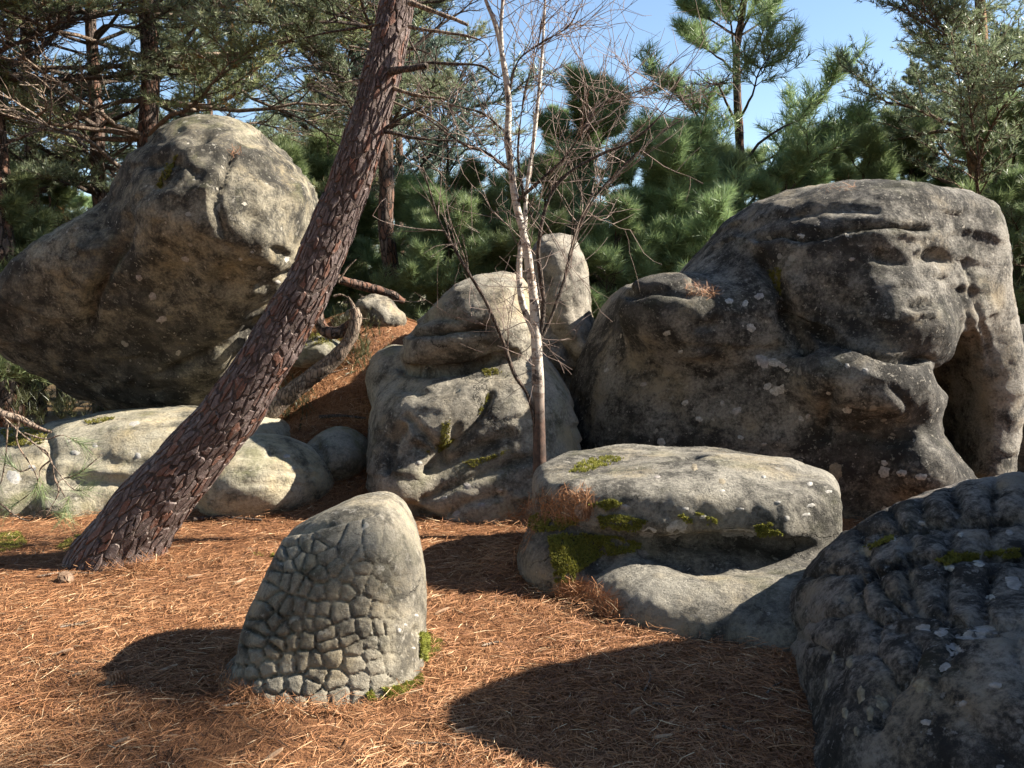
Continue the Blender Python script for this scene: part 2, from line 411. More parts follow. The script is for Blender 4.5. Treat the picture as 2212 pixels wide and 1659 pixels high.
# ---------------------------------------------------------------- boulders
def SLAB(pts, z, T, Rr, p=3.0, tx=0.0, ty=0.0):
    """rounded slab with a plan outline in metres"""
    W = np.array(pts); cx, cy = W.mean(0)
    xs = np.linspace(W[:, 0].min() - 1, W[:, 0].max() + 1, 220); ys = np.linspace(W[:, 1].min() - 1, W[:, 1].max() + 1, 220)
    A, B = np.meshgrid(xs, ys, indexing='ij'); S = poly2d([tuple(q) for q in pts], A, B)
    for _ in range(6):
        S2 = S.copy(); S2[1:-1, 1:-1] = (S[:-2, 1:-1] + S[2:, 1:-1] + S[1:-1, :-2] + S[1:-1, 2:] + 2 * S[1:-1, 1:-1]) / 6; S = S2
    def f(P):
        u = np.clip((P[:, 0] - xs[0]) / (xs[1] - xs[0]), 0, 218.999); v = np.clip((P[:, 1] - ys[0]) / (ys[1] - ys[0]), 0, 218.999)
        i, j = u.astype(int), v.astype(int); a, b = u - i, v - j
        s = S[i, j] * (1 - a) * (1 - b) + S[i + 1, j] * a * (1 - b) + S[i, j + 1] * (1 - a) * b + S[i + 1, j + 1] * a * b
        a_ = np.maximum(1 + s / Rr, 0); b_ = np.abs(P[:, 2] - z - tx * (P[:, 0] - cx) - ty * (P[:, 1] - cy)) / T
        return ((a_ ** p + b_ ** p) ** (1 / p) - 1) * min(T, Rr)
    return f
def BB(x0, x1, y0, y1, d0, d1, zlo=-.25):
    c = np.array([U(x, y, d) for x in (x0, x1) for y in (y0, y1) for d in (d0, d1)])
    lo, hi = c.min(0), c.max(0); lo[2] = max(lo[2], zlo); return lo, hi
BV = {}
def boulder(name, f, box, h, feats, d0, amps, seed, mat, label, ledge=None):
    V, F = solid(f, box[0], box[1], h)
    V = carve(V, F, feats, d0) if feats else V
    V = rough(V, F, amps, seed)
    if ledge: V = ledges(V, F, ledge[0], ledge[1], seed)
    c = np.array([(V[:, 0].min() + V[:, 0].max()) / 2, (V[:, 1].min() + V[:, 1].max()) / 2, max(V[:, 2].min(), -.05)])
    o = link(name, mesh(name, V - c, F), mat=mat); o.location = c
    tag(o, label, 'boulder')
    BV[o.name] = (BVHTree.FromPolygons([Vector(v) for v in V], [list(q) for q in F]), o, V, F)
    return o
AMP = ((1.3, .08, 2), (4.0, .034, 3), (13, .012, 3))
AMPS = ((1.5, .035, 2), (5.5, .016, 3), (16, .009, 3))

# -- left overhanging boulder
rm_a = rock_mat('sandstone_left', pale=(.42, .38, .29), dark=(.06, .056, .048), cover=.62, green=.25, spots=.8, seed=3.1, strata=.25)
fA = JOIN(PILLOW([(265, 560), (285, 430), (303, 370), (312, 340), (350, 312), (400, 280), (440, 268), (500, 271), (560, 285), (598, 312), (612, 345), (650, 370), (674, 405), (686, 440), (682, 500), (665, 560), (632, 625), (600, 680), (560, 735), (520, 785), (480, 835), (455, 870), (435, 890), (330, 896), (250, 885), (215, 800), (215, 680)], 8.9, 1.25, .75, 2.5, tx=-.28),
          (PILLOW([(4, 690), (18, 640), (60, 590), (110, 540), (170, 502), (235, 480), (300, 470), (420, 600), (420, 880), (330, 893), (230, 882), (150, 853), (80, 805), (28, 760)], 9.15, 1.2, .6, 2.5, tx=-.2), .40),
          (E(490, 500, 8.05, 170, .75, 150, -20), .35),
          ('&', CUT(U(400, 570, 7.50), (-.14, -.74, -.66)), .25),
          ('&', CUT(U(560, 720, 8.0), (.55, -.5, -.66)), .3))
bl_left = boulder('boulder', fA, BB(-10, 700, 255, 910, 7.3, 10.4), .030,
    [('line', [(500, 330), (470, 400), (462, 430), (470, 470), (480, 500)], 9, .05, .03), ('line', [(268, 480), (255, 520), (225, 590), (200, 640), (190, 700)], 12, .10), ('line', [(325, 345), (360, 340), (390, 352), (340, 400)], 14, .06, -.03),
     ('bump', 560, 520, 60, 45, 30, .08), ('bump', 640, 430, 50, 60, 0, .06), ('pit', 430, 300, 30, 14, -20, .08), ('pit', 545, 475, 26, 18, 10, .05), ('pit', 600, 545, 30, 14, 25, .05), ('pit', 500, 610, 42, 38, 0, .10), ('bump', 370, 620, 60, 60, 0, -.06),
     ('line', [(365, 800), (430, 775), (480, 755), (530, 725), (560, 700)], 10, .10, .04), ('line', [(560, 620), (590, 600), (640, 590)], 8, .05, .02), ('line', [(470, 420), (540, 380), (640, 372)], 18, .03), ('pit', 640, 410, 9, 7, 0, .05)],
    9.6, AMP, 1.7, rm_a, 'huge dark overhanging boulder resting on the pale slab behind the leaning pine', (.3, .045))
# -- pale slab below it
rm_b = rock_mat('sandstone_slab', pale=(.42, .39, .31), dark=(.12, .115, .095), cover=.38, green=.35, spots=.6, seed=8.2, strata=.8)
fB = JOIN(PILLOW([(-260, 945), (-60, 935), (40, 930), (100, 915), (180, 898), (330, 887), (440, 888), (540, 900), (600, 925), (625, 965), (600, 1010), (560, 1130), (400, 1160), (200, 1160), (-260, 1170)], 7.95, .85, .42, 2.4, tz=.55), (E(40, 1075, 7.2, 70, .3, 45), .12), (E(150, 1085, 7.1, 60, .25, 35), .1))
boulder('slab', fB, BB(-240, 660, 870, 1170, 6.5, 9.3), .030,
    [('line', [(0, 1000), (120, 985), (230, 1000), (330, 1010)], 14, .03, .02), ('line', [(150, 1035), (250, 1040), (360, 1050)], 16, .06), ('bump', 300, 940, 120, 30, 0, .05), ('line', [(85, 905), (110, 960), (105, 1040)], 10, .04)],
    8.6, AMPS, 4.4, rm_b, 'long pale smooth slab lying under the overhanging boulder')
# -- rounded boulder right of the trunk
rm_c = rock_mat('sandstone_round', pale=(.50, .46, .36), dark=(.12, .115, .09), cover=.40, green=.3, spots=.7, seed=5.5, strata=.9)
fC = JOIN(E(575, 1030, 7.35, 132, .62, 92, -8), (E(655, 1040, 7.5, 70, .4, 50, -18), .15), (E(520, 1060, 7.3, 85, .5, 60), .2), (E(560, 1120, 7.4, 110, .5, 60), .2))
boulder('boulder', fC, BB(415, 745, 905, 1180, 6.6, 8.2), .018,
    [('line', [(520, 985), (600, 985), (690, 1010)], 5, .012), ('line', [(510, 1015), (600, 1012), (680, 1030)], 5, .012), ('line', [(520, 1045), (600, 1045), (660, 1050)], 5, .010), ('pit', 585, 975, 10, 8, 0, .03)],
    7.6, ((1.6, .03, 2), (6, .008, 3)), 6.1, rm_c, 'rounded pale boulder touching the trunk of the leaning pine, half in shadow')
rm_d = rock_mat('sandstone_middle', pale=(.40, .37, .31), dark=(.095, .088, .076), cover=.44, green=.2, spots=.7, seed=12.3, strata=.3)
rm_g2 = rock_mat('sandstone_small', pale=(.36, .34, .29), dark=(.12, .12, .10), cover=.45, green=.5, spots=.7, seed=9.4)
boulder('boulder', JOIN(E(735, 985, 7.9, 72, .5, 62, -12), (E(690, 1010, 7.9, 50, .4, 50), .1)), BB(620, 820, 900, 1100, 7.2, 8.6), .022, [('line', [(680, 950), (700, 985), (690, 1020)], 8, .03)], 8.0, AMPS, 2.9, rm_g2, 'low grey boulder on the needle slope between the rounded boulder and the stacked rock')
boulder('stone', JOIN(E(690, 757, 8.75, 48, .25, 30, 8), (E(655, 772, 8.7, 35, .2, 22), .06)), BB(600, 760, 715, 815, 8.3, 9.2), .016, [], 9, AMPS, 7.9, rm_g2, 'small mossy stone beside the bent pale trunk on the mound')
boulder('stone', JOIN(E(806, 664, 9.7, 38, .3, 30), (E(775, 680, 9.7, 34, .25, 22, 20), .08), (E(835, 690, 9.65, 40, .3, 26, -15), .08)), BB(720, 890, 615, 740, 9.1, 10.3), .018, [], 9.9, ((2.2, .07, 3), (7, .03, 3), (18, .01, 2)), 3.9, rm_d, 'small rounded pale stone at the crest of the needle mound')
# -- stacked rock in the middle
fD = JOIN(PILLOW([(800, 975), (803, 890), (822, 840), (862, 803), (960, 780), (1120, 752), (1170, 765), (1205, 800), (1236, 850), (1250, 960), (1250, 1175), (935, 1175), (905, 1110), (850, 1080), (812, 1060)], 7.75, .95, .55, 2.3, tz=.18),
          (PILLOW([(868, 770), (880, 735), (905, 690), (945, 650), (985, 615), (1035, 594), (1090, 587), (1130, 600), (1148, 650), (1165, 720), (1160, 780), (1080, 805), (960, 808), (885, 803)], 7.85, .75, .42, 2.4), .05),
          (E(945, 925, 7.2, 92, .42, 92, 10), .12), (E(880, 1040, 7.1, 70, .4, 90, 10), .15), (E(1030, 1080, 7.15, 130, .45, 95, 12), .16), (E(1120, 960, 7.3, 90, .42, 120, 20), .15), (E(870, 830, 8.4, 75, .45, 90, 20), .15))
boulder('boulder', fD, BB(740, 1265, 575, 1180, 6.4, 9.7), .025,
    [('line', [(893, 723), (930, 722), (970, 716), (1010, 716), (1050, 708)], 8, .11, .03), ('line', [(870, 800), (935, 806), (990, 803), (1025, 792), (1060, 778), (1110, 766)], 8, .12, .02), ('line', [(905, 690), (950, 682), (990, 690)], 12, .05),
     ('line', [(835, 1010), (845, 950), (862, 925)], 11, .10), ('line', [(875, 900), (905, 930), (930, 955), (955, 975), (960, 1000)], 9, .06), ('line', [(900, 965), (935, 985), (975, 960), (985, 925)], 10, .05),
     ('line', [(1055, 850), (1040, 895), (1010, 930), (985, 955), (955, 985), (925, 1010)], 9, .09, .03), ('line', [(925, 1015), (990, 990), (1060, 960), (1100, 940)], 12, .06), ('line', [(915, 1080), (960, 1060), (1040, 1025), (1110, 1000), (1170, 985)], 9, .06, .02), ('line', [(890, 1100), (930, 1120), (945, 1170)], 12, .07), ('line', [(940, 1130), (1000, 1090), (1080, 1070)], 10, .04), ('bump', 1000, 865, 55, 25, -30, .04), ('line', [(860, 830), (920, 850), (980, 840)], 14, .03)],
    8.3, AMPS, 3.3, rm_d, 'stacked pale rock with a mouth like slit under its rounded cap, behind the birch', (.17, .035))
# -- standing rock behind the birch
rm_e = rock_mat('sandstone_standing', pale=(.36, .33, .285), dark=(.12, .11, .095), cover=.46, green=.05, spots=.5, seed=15.8, strata=.2)
fE = PILLOW([(1120, 900), (1118, 720), (1122, 640), (1140, 560), (1165, 515), (1205, 500), (1240, 512), (1262, 550), (1270, 610), (1272, 680), (1290, 720), (1302, 750), (1312, 800), (1305, 930)], 9.2, .6, .3, 2.2, tz=.1)
boulder('boulder', fE, BB(1095, 1330, 480, 940, 8.2, 10.2), .024,
    [('line', [(1175, 690), (1215, 740), (1255, 790), (1270, 850)], 22, .12), ('line', [(1172, 560), (1180, 650), (1190, 700)], 12, .03), ('line', [(1230, 600), (1240, 680), (1265, 740)], 10, .03), ('bump', 1260, 760, 30, 18, 60, .06), ('pit', 1225, 860, 50, 70, 0, .15)],
    9.4, ((1.6, .09, 3), (4.5, .04, 3), (14, .014, 3)), 5.9, rm_e, 'tall pale standing rock with a rounded head behind the birch stems', (.25, .04))
boulder('stone', E(1292, 645, 12.2, 30, .35, 26), BB(1250, 1335, 600, 760, 11.6, 12.8), .03, [], 12, AMPS, 1.1, rm_g2, 'small dark stone behind the tall standing rock')
# -- the great boulder on the right with pits like eyes
rm_f = rock_mat('sandstone_head', relief=.05, sharp=.75, fleck=.7, pale=(.36, .34, .305), dark=(.058, .055, .051), cover=.54, green=.08, spots=.9, seed=21.7, strata=.35, pits=.6)
fF = JOIN(PILLOW([(1470, 700), (1480, 600), (1560, 522), (1602, 470), (1645, 432), (1720, 402), (1830, 385), (1920, 391), (1990, 402), (2050, 422), (2100, 465), (2125, 540), (2110, 630), (2060, 705), (2020, 735), (2000, 775), (1950, 790), (1700, 790), (1550, 790)], 7.75, 1.15, .75, 2.5, tz=.16, tx=-.26, xp=2000),
          ('&', CUT(U(1880, 600, 6.62), (.52, -.84, .12)), .18),
          (PILLOW([(1225, 1180), (1230, 1000), (1240, 880), (1262, 790), (1300, 720), (1335, 652), (1365, 616), (1420, 600), (1500, 612), (1600, 640), (1750, 700), (1900, 740), (1985, 830), (1970, 895), (1985, 925), (2020, 960), (2042, 1020), (2050, 1060), (2060, 1200)], 7.75, 1.1, .6, 2.4, tz=.0, tx=-.33, xp=1900), .10),
          (PILLOW([(1950, 520), (2010, 415), (2085, 442), (2125, 530), (2144, 640), (2158, 720), (2168, 790), (2162, 860), (2145, 980), (2145, 1130), (1950, 1130)], 8.35, .8, .42, 2.3), .38),
          ('-', E(2068, 905, 7.6, 62, .95, 190, 6), .08),
          (E(1845, 820, 7.02, 160, .55, 88, -10), .12),
          (E(1900, 690, 7.15, 140, .5, 95, -12), .16),
          (E(1500, 690, 7.35, 165, .45, 80, -4), .22), (E(1440, 612, 7.5, 75, .35, 26, 4), .06), (E(1580, 612, 7.9, 90, .4, 30), .10),
          (E(1955, 1010, 6.95, 85, .45, 80), .12),
          ('-', E(1895, 916, 6.42, 62, .32, 19, 4), .03), ('-', E(2064, 905, 7.5, 62, 1.2, 190, 5), .05))
boulder('boulder', fF, BB(1205, 2205, 370, 1200, 5.8, 9.7), .0275,
    [('line', [(1640, 520), (1690, 512), (1730, 523), (1790, 512), (1830, 500), (1880, 492), (1940, 492), (2005, 497)], 8, .09, .05), ('line', [(1640, 560), (1670, 600), (1690, 630), (1705, 690), (1730, 740)], 16, .15), ('line', [(1690, 690), (1760, 716), (1830, 745), (1890, 768), (1950, 778), (2010, 778)], 7, .11, .02),
     ('line', [(1650, 765), (1720, 745), (1780, 735)], 12, .05), ('pit', 2022, 556, 34, 15, 5, .11), ('pit', 2032, 602, 14, 9, 0, .04), ('pit', 1993, 656, 32, 11, -4, .09), ('line', [(1985, 538), (2000, 555), (2015, 590)], 9, -.03),
     ('bump', 1890, 480, 110, 22, 0, .05), ('bump', 1830, 660, 70, 60, 0, -.10), ('pit', 1920, 555, 40, 14, 10, .05), ('line', [(1360, 640), (1420, 628), (1490, 640)], 8, .05, .02), ('pit', 1530, 705, 24, 10, -20, .05), ('line', [(1795, 850), (1790, 900), (1780, 940)], 16, .05),
     ('bump', 1500, 760, 40, 14, -10, .05), ('line', [(1930, 840), (1960, 880), (1940, 905)], 8, .03), ('bump', 1930, 870, 30, 16, 40, .04), ('line', [(1850, 930), (1900, 955), (1960, 950)], 10, .03), ('line', [(1720, 460), (1800, 452), (1900, 455)], 8, .03), ('line', [(1600, 500), (1680, 470), (1760, 462)], 9, .03),
     ('line', [(2090, 560), (2105, 640), (2130, 730), (2140, 800)], 6, .025), ('line', [(2070, 600), (2090, 680), (2110, 760)], 6, .02)],
    8.6, ((1.3, .05, 2), (4.5, .02, 3), (14, .009, 3)), 9.2, rm_f, 'great dark boulder with eye like pits, a jutting lip and an arched hollow', (.21, .032))
# -- low rock in front with a seat like step
rm_h = rock_mat('sandstone_flat', relief=.04, sharp=.75, pale=(.36, .34, .295), dark=(.10, .095, .086), cover=.48, green=.15, spots=.9, seed=31.1, strata=.25)
fG = JOIN(SLAB([(.12, 5.75), (.3, 6.2), (.8, 6.5), (1.45, 6.4), (1.88, 6.0), (1.98, 5.5), (1.86, 5.1), (1.5, 4.92), (1.0, 4.95), (.6, 5.02), (.3, 5.15), (.14, 5.4)], .40, .235, .30, 3.6, ty=.03),
          (SLAB([(.28, 5.5), (.38, 4.85), (.55, 4.55), (.9, 4.28), (1.35, 4.15), (1.9, 4.15), (2.1, 4.6), (2.1, 5.6)], -.06, .28, .5, 2.4), .06),
          (EM((.30, 5.35, .08), (.26, .42, .30)), .08), (EM((1.2, 5.5, .1), (.75, .42, .3)), .05), (EM((1.25, 5.55, .60), (.4, .3, .06), 4), .12), ('-', EM((1.12, 5.72, .66), (.09, .10, .05)), .05), ('-', EM((1.12, 4.85, .285), (.68, .28, .075)), .03))
bl_flat = boulder('boulder', fG, ((-.1, 3.9, -.3), (2.3, 6.8, .85)), .019,
    [('line', [(1280, 1160), (1400, 1165), (1500, 1170), (1620, 1165)], 12, .03), ('bump', 1330, 1130, 40, 12, 0, .03), ('bump', 1585, 1215, 30, 10, 0, .04), ('line', [(1390, 1185), (1500, 1222), (1620, 1215), (1700, 1190)], 12, .05), ('line', [(1450, 1290), (1600, 1300), (1750, 1290)], 18, .012), ('bump', 1430, 1135, 22, 22, 0, .03)],
    5.9, ((1.6, .03, 2), (6, .012, 3), (18, .006, 3)), 12.7, rm_h, 'low flat topped rock with mossy lip and a smooth seat like ledge')
# -- cracked boulder at the right edge
rm_i = rock_mat('sandstone_cracked', pale=(.44, .40, .37), dark=(.06, .056, .054), cover=.52, sharp=.55, fleck=.9, relief=.10, green=.1, spots=1.0, spot_col=(.46, .45, .46), seed=41.9, strata=.1)
fH = JOIN(EM((2.75, 4.25, -.1), (1.45, 1.0, .92), -3), (EM((2.0, 3.05, -.1), (.95, .85, .68), 4), .22), (EM((2.9, 2.9, -.1), (1.2, 1.0, .8)), .2), (EM((1.9, 3.75, .05), (.62, .5, .56)), .15), (EM((1.66, 3.5, -.2), (.45, .9, .6)), .15))
def cells_of(V, seeds, wobble, seed):
    """for each vertex: nearest seed, and the distance to the joint with the next one (picture units)"""
    sd = np.array(seeds); q = UV(V); q = q + wobble * np.stack((fbm(V, 9, 3, seed), fbm(V, 9, 3, seed + 6)), 1)
    dd = np.hypot(q[:, None, 0] - sd[None, :, 0], q[:, None, 1] - sd[None, :, 1]); o2 = np.argsort(dd, 1)[:, :2]; rr = np.arange(len(q))
    sep = np.hypot(*(sd[o2[:, 0]] - sd[o2[:, 1]]).T); return q, o2[:, 0], (dd[rr, o2[:, 1]] ** 2 - dd[rr, o2[:, 0]] ** 2) / (2 * sep)
def facing(V, N): 
    w = V - np.array((0, 0, CAMZ)); return -(N * w).sum(1) / np.linalg.norm(w, axis=1)
def split(V, F, cell, reg, root, origin, mat, name, least=25):
    """hand the faces of each cell to a part of its own"""
    def sub(sel):
        f = F[sel]; u, inv = np.unique(f, return_inverse=True); return mesh(name, V[u] - origin, inv.reshape(f.shape))
    c0 = cell[F[:, 0]]; regf = reg[F].mean(1) > .12; keep = ~regf
    for i in np.unique(c0[regf]):
        s_ = regf & (c0 == i)
        f = F[s_]; lab = np.arange(len(V))
        while True:                      # keep only the largest connected patch of the cell
            m = lab[f].min(1); l2 = lab.copy(); np.minimum.at(l2, f.ravel(), np.repeat(m, f.shape[1]))
            if (l2 == lab).all(): break
            lab = l2
        fl = lab[f[:, 0]]; best = np.bincount(fl).argmax(); ix = np.nonzero(s_)[0]; keep[ix[fl != best]] = True; s_ = np.zeros_like(s_); s_[ix[fl == best]] = True
        if s_.sum() > least: link(name, sub(s_), root, mat)
        else: keep |= s_
    link('body', sub(keep), root, mat)
hV, hF = solid(fH, (.85, 2.0, -.2), (4.2, 5.35, 1.0), .0235)
h_seeds = [(1890, 1118), (1945, 1100), (2012, 1092), (2092, 1095), (2175, 1098), (2265, 1098), (1835, 1195), (1915, 1178), (2005, 1168), (2098, 1163), (2185, 1163), (2275, 1163), (1815, 1290), (1890, 1300), (1920, 1262), (2000, 1262), (2098, 1265), (2192, 1268), (2290, 1268), (1850, 1370), (1955, 1385), (2120, 1480), (2270, 1440), (1890, 1560), (1800, 1480), (2010, 1600), (1860, 1460)]
h_seeds = [(x + 14 * math.sin(x * 1.7 + y), y + 9 * math.cos(x * .9 + y * 2.3)) for x, y in h_seeds]
hq, hc, he = cells_of(hV, h_seeds, 14, 2.0); N = normals(hV, hF)
h_reg = sstep(-.05, .3, facing(hV, N)); hV = hV + N * (h_reg * (.034 * sstep(1500, 1330, hq[:, 1]) + .016) * (1 - np.exp(-(np.maximum(he, 0) / 9) ** 1.1) - .6))[:, None]
hV = carve(hV, hF, [('line', [(1820, 1300), (1860, 1262), (1920, 1225), (2000, 1207), (2080, 1200), (2212, 1202)], 7, .05), ('line', [(1930, 1365), (1990, 1352), (2060, 1345), (2212, 1340)], 8, .05), ('line', [(1790, 1215), (1850, 1180), (1905, 1160), (1960, 1143), (2060, 1132), (2212, 1128)], 6, .03), ('line', [(1985, 1400), (1970, 1450), (1920, 1490), (1890, 1560)], 16, .05)], 9)
hV = rough(hV, hF, ((1.6, .03, 2), (6, .018, 3), (18, .009, 3)), 15.3)
h_o = np.array((2.5, 3.7, 0.0)); cracked = empty('cracked_boulder', h_o, 'dark boulder split by cracks into bulging blocks, beside the flat topped rock', 'boulder')
split(hV, hF, hc, h_reg * (hq[:, 1] < 1345), cracked, h_o, rm_i, 'block')
BV['cracked'] = (BVHTree.FromPolygons([Vector(v) for v in hV], [list(f) for f in hF]), cracked, hV, hF)
fHH = JOIN(EM((3.55, 3.75, .5), (1.0, .95, 2.05)), (EM((3.75, 2.7, .4), (1.1, 1.0, 2.15)), .3))  # added rock out of view on the right, shaped to cast the foreground shadow
boulder('boulder', fHH, ((2.3, 1.4, -.2), (5.1, 4.9, 2.8)), .05, [], 9, AMP, 18.3, rm_i, 'tall unseen boulder added beyond the cracked boulder to shade the foreground')
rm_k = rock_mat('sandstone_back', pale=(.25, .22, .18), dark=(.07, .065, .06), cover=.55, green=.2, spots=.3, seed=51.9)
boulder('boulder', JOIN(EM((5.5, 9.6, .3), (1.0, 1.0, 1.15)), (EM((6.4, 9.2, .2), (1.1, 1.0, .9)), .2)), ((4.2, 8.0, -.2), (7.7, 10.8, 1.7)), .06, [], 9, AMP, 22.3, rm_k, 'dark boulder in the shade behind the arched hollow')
# -- scaly stone in the clearing
rm_t = rock_mat('sandstone_scaly', sharp=.8, relief=.02, pale=(.34, .315, .26), dark=(.13, .12, .10), cover=.48, green=.08, spots=.35, seed=61.2, strata=.1)
def ZT(x, y): return (474.4 + x * .32677, 1016.6 + y * .32677)
tail_pts = [ZT(*p) for p in ((50, 1300), (100, 1225), (195, 1140), (200, 1000), (232, 880), (290, 750), (330, 640), (400, 500), (440, 430), (560, 360), (700, 290), (850, 225), (1000, 200), (1100, 208), (1180, 255), (1240, 340), (1280, 430), (1312, 550), (1340, 700), (1352, 850), (1356, 1000), (1368, 1150), (1368, 1330), (1340, 1640), (100, 1640), (40, 1400))]
fI = JOIN(PILLOW(tail_pts, 4.12, .40, .26, 2.5, tz=.26, tx=.03), (E(*ZT(330, 1450), 3.95, 85, .28, 70, 20), .12), (E(*ZT(700, 1500), 3.9, 130, .25, 60), .15))
tV, tF = solid(fI, *BB(ZT(-40, 0)[0], ZT(1460, 0)[0], 1060, 1570, 3.3, 4.9, -.12), .0095)
seeds = [ZT(*p) for p in ((470, 460), (585, 480), (690, 440), (660, 500), (480, 530), (410, 560), (530, 590), (450, 620), (380, 620), (590, 610), (700, 565), (760, 640), (655, 680), (860, 540), (910, 570), (1010, 545), (1100, 560), (935, 640), (840, 690), (920, 740), (1085, 680), (1190, 640), (1200, 760), (755, 790), (640, 805), (560, 770), (500, 740), (430, 720), (370, 700), (850, 800), (1010, 770), (1090, 820), (935, 890), (795, 930), (675, 925), (600, 930), (525, 910), (440, 900), (370, 860), (320, 800), (1055, 930), (1140, 940), (1200, 900), (1210, 1050), (1120, 1030), (1060, 1040), (960, 1050), (850, 1060), (700, 1090), (665, 1000), (590, 1010), (510, 1020), (415, 1060), (350, 1000), (290, 930), (280, 1040), (870, 1120), (570, 1115), (470, 1120), (380, 1140), (340, 1200), (240, 1120), (720, 1160), (895, 1170), (1010, 1150), (1080, 1150), (1180, 1150), (1010, 1210), (550, 1260), (445, 1270), (310, 1300), (235, 1230), (190, 1340), (140, 1250), (110, 1330), (640, 1270), (740, 1230), (890, 1280), (1040, 1300), (1150, 1280), (640, 1340), (770, 1390), (930, 1400), (1060, 1400), (360, 1430), (500, 1430), (600, 1440), (225, 1440), (150, 1430), (640, 1500), (800, 1480), (430, 1520), (320, 1520), (930, 1500), (1100, 1480), (520, 1540), (230, 1540))]
q, tcell, edge = cells_of(tV, seeds, 3.2, 1.0)
zx, zy = (q[:, 0] - 474.4) / .32677, (q[:, 1] - 1016.6) / .32677
N = normals(tV, tF); front = sstep(.0, .3, facing(tV, N)) * (tV[:, 1] < 4.25)
rowline = 430 - (zx - 440) * .27                              # the ridge line below the smooth cap
region = sstep(0, 30, zy - rowline - 10) * sstep(1330, 1080, zx) * front
amp = (.013 + .014 * sstep(1000, 350, zx)) * region * np.random.RandomState(3).uniform(.65, 1.3, len(seeds))[tcell]
pil = 1 - np.exp(-(np.maximum(edge, 0) / 2.6) ** 1.2)
tV = tV + N * (amp * (pil - .75))[:, None]
tV = carve(tV, tF, [('line', [ZT(440, 432), ZT(600, 408), ZT(760, 365), ZT(900, 325), ZT(1030, 290)], 5, .022, .012), ('bump', *ZT(750, 300), 90, 24, -22, .012), ('pit', *ZT(1300, 1060), 8, 10, 0, .02)], 4.3)
tV = rough(tV, tF, ((3, .012, 2), (22, .0035, 3), (60, .0018, 2)), 3.0)
tc = np.array((U(715, 1500, 4.05)[0], 4.05, 0.0))
scaly = empty('scaly_boulder', tc, 'small grey boulder covered in rounded scales, standing alone on the pine needles', 'boulder')
split(tV, tF, tcell, region, scaly, tc, rm_t, 'scale')
BV['scaly'] = (BVHTree.FromPolygons([Vector(v) for v in tV], [list(f) for f in tF]), scaly, tV, tF)
print('rocks', round(time.time() - T0, 1))
# ---------------------------------------------------------------- tubes
def spline(pts, n):
    """Catmull-Rom through the rows of pts (any number of columns)"""
    p = np.asarray(pts, float); p = np.vstack((2 * p[0] - p[1], p, 2 * p[-1] - p[-2])); m = len(p) - 3
    t = np.linspace(0, m - 1e-6, n); i = t.astype(int); u = (t - i)[:, None]
    a, b, c, d = p[i], p[i + 1], p[i + 2], p[i + 3]
    return .5 * (2 * b + (c - a) * u + (2 * a - 5 * b + 4 * c - d) * u ** 2 + (3 * b - a - 3 * c + d) * u ** 3)
def frames(C):
    T = np.gradient(C, axis=0); T /= np.linalg.norm(T, axis=1, keepdims=True) + 1e-12
    ref = np.array((0, 1.0, 0)) if abs(T[0][1]) < .9 else np.array((1.0, 0, 0))
    A = np.cross(ref, T); A /= np.linalg.norm(A, axis=1, keepdims=True) + 1e-12
    return T, A, np.cross(T, A)
def tube(C, r, seg=8, closed=True, lump=None):
    """ring tube; returns V, F(quads)"""
    C = np.asarray(C, float); n = len(C); T, A, B = frames(C); th = np.linspace(0, 2 * np.pi, seg, endpoint=False)
    D = A[:, None] * np.cos(th)[None, :, None] + B[:, None] * np.sin(th)[None, :, None]
    rr = np.asarray(r)[:, None, None] * np.ones((n, seg, 1))
    V = C[:, None] + D * rr
    if lump: V = V + D * (lump[0] * fbm(V.reshape(-1, 3), lump[1], 3, lump[2]).reshape(n, seg, 1))
    V = V.reshape(-1, 3); i = np.arange(n * seg).reshape(n, seg)
    F = np.stack((i[:-1], np.roll(i[:-1], -1, 1), np.roll(i[1:], -1, 1), i[1:]), -1).reshape(-1, 4)
    if closed:
        V = np.vstack((V, C[-1] + T[-1] * r[-1] * .3, C[0])); k = len(V) - 2
        cap = np.stack((i[-1], np.roll(i[-1], -1), np.full(seg, k), np.full(seg, k)), 1); cap2 = np.stack((np.roll(i[0], -1), i[0], np.full(seg, k + 1), np.full(seg, k + 1)), 1)
        # caps as degenerate-free quads: pair neighbouring triangles
        h = seg // 2 * 2; c1 = np.stack((i[-1][0:h:2], i[-1][1:h:2], i[-1][np.arange(2, h + 1, 2) % seg], np.full(h // 2, k)), 1)
        F = np.vstack((F, c1))
    return V, F
class Bag:
    """collects quads"""
    def __init__(s): s.V, s.F, s.n = [], [], 0
    def add(s, V, F): s.V.append(V); s.F.append(F + s.n); s.n += len(V)
    def mesh(s, name, off=(0, 0, 0)): return mesh(name, np.vstack(s.V) - np.array(off), np.vstack(s.F))
def sticks(bag, A, B, ra, rb, seg=3):
    """many straight tapered sticks at once: A, B (n,3)"""
    A, B = np.asarray(A), np.asarray(B); n = len(A); D = B - A; D = D / (np.linalg.norm(D, axis=1, keepdims=True) + 1e-9)
    ref = np.where(np.abs(D[:, 2:3]) < .9, np.array([[0, 0, 1.0]]), np.array([[1.0, 0, 0]])); X = np.cross(D, ref); X /= np.linalg.norm(X, axis=1, keepdims=True) + 1e-9; Y = np.cross(D, X)
    th = np.arange(seg) * 2 * np.pi / seg; O = X[:, None] * np.cos(th)[None, :, None] + Y[:, None] * np.sin(th)[None, :, None]
    V = np.concatenate((A[:, None] + O * np.broadcast_to(ra, n)[:, None, None], B[:, None] + O * np.broadcast_to(rb, n)[:, None, None]), 1).reshape(-1, 3)
    base = np.arange(n)[:, None, None] * 2 * seg; k = np.arange(seg); k2 = (k + 1) % seg
    F = (np.stack((k, k2, k2 + seg, k + seg), 1)[None] + base).reshape(-1, 4)
    bag.add(V, F)

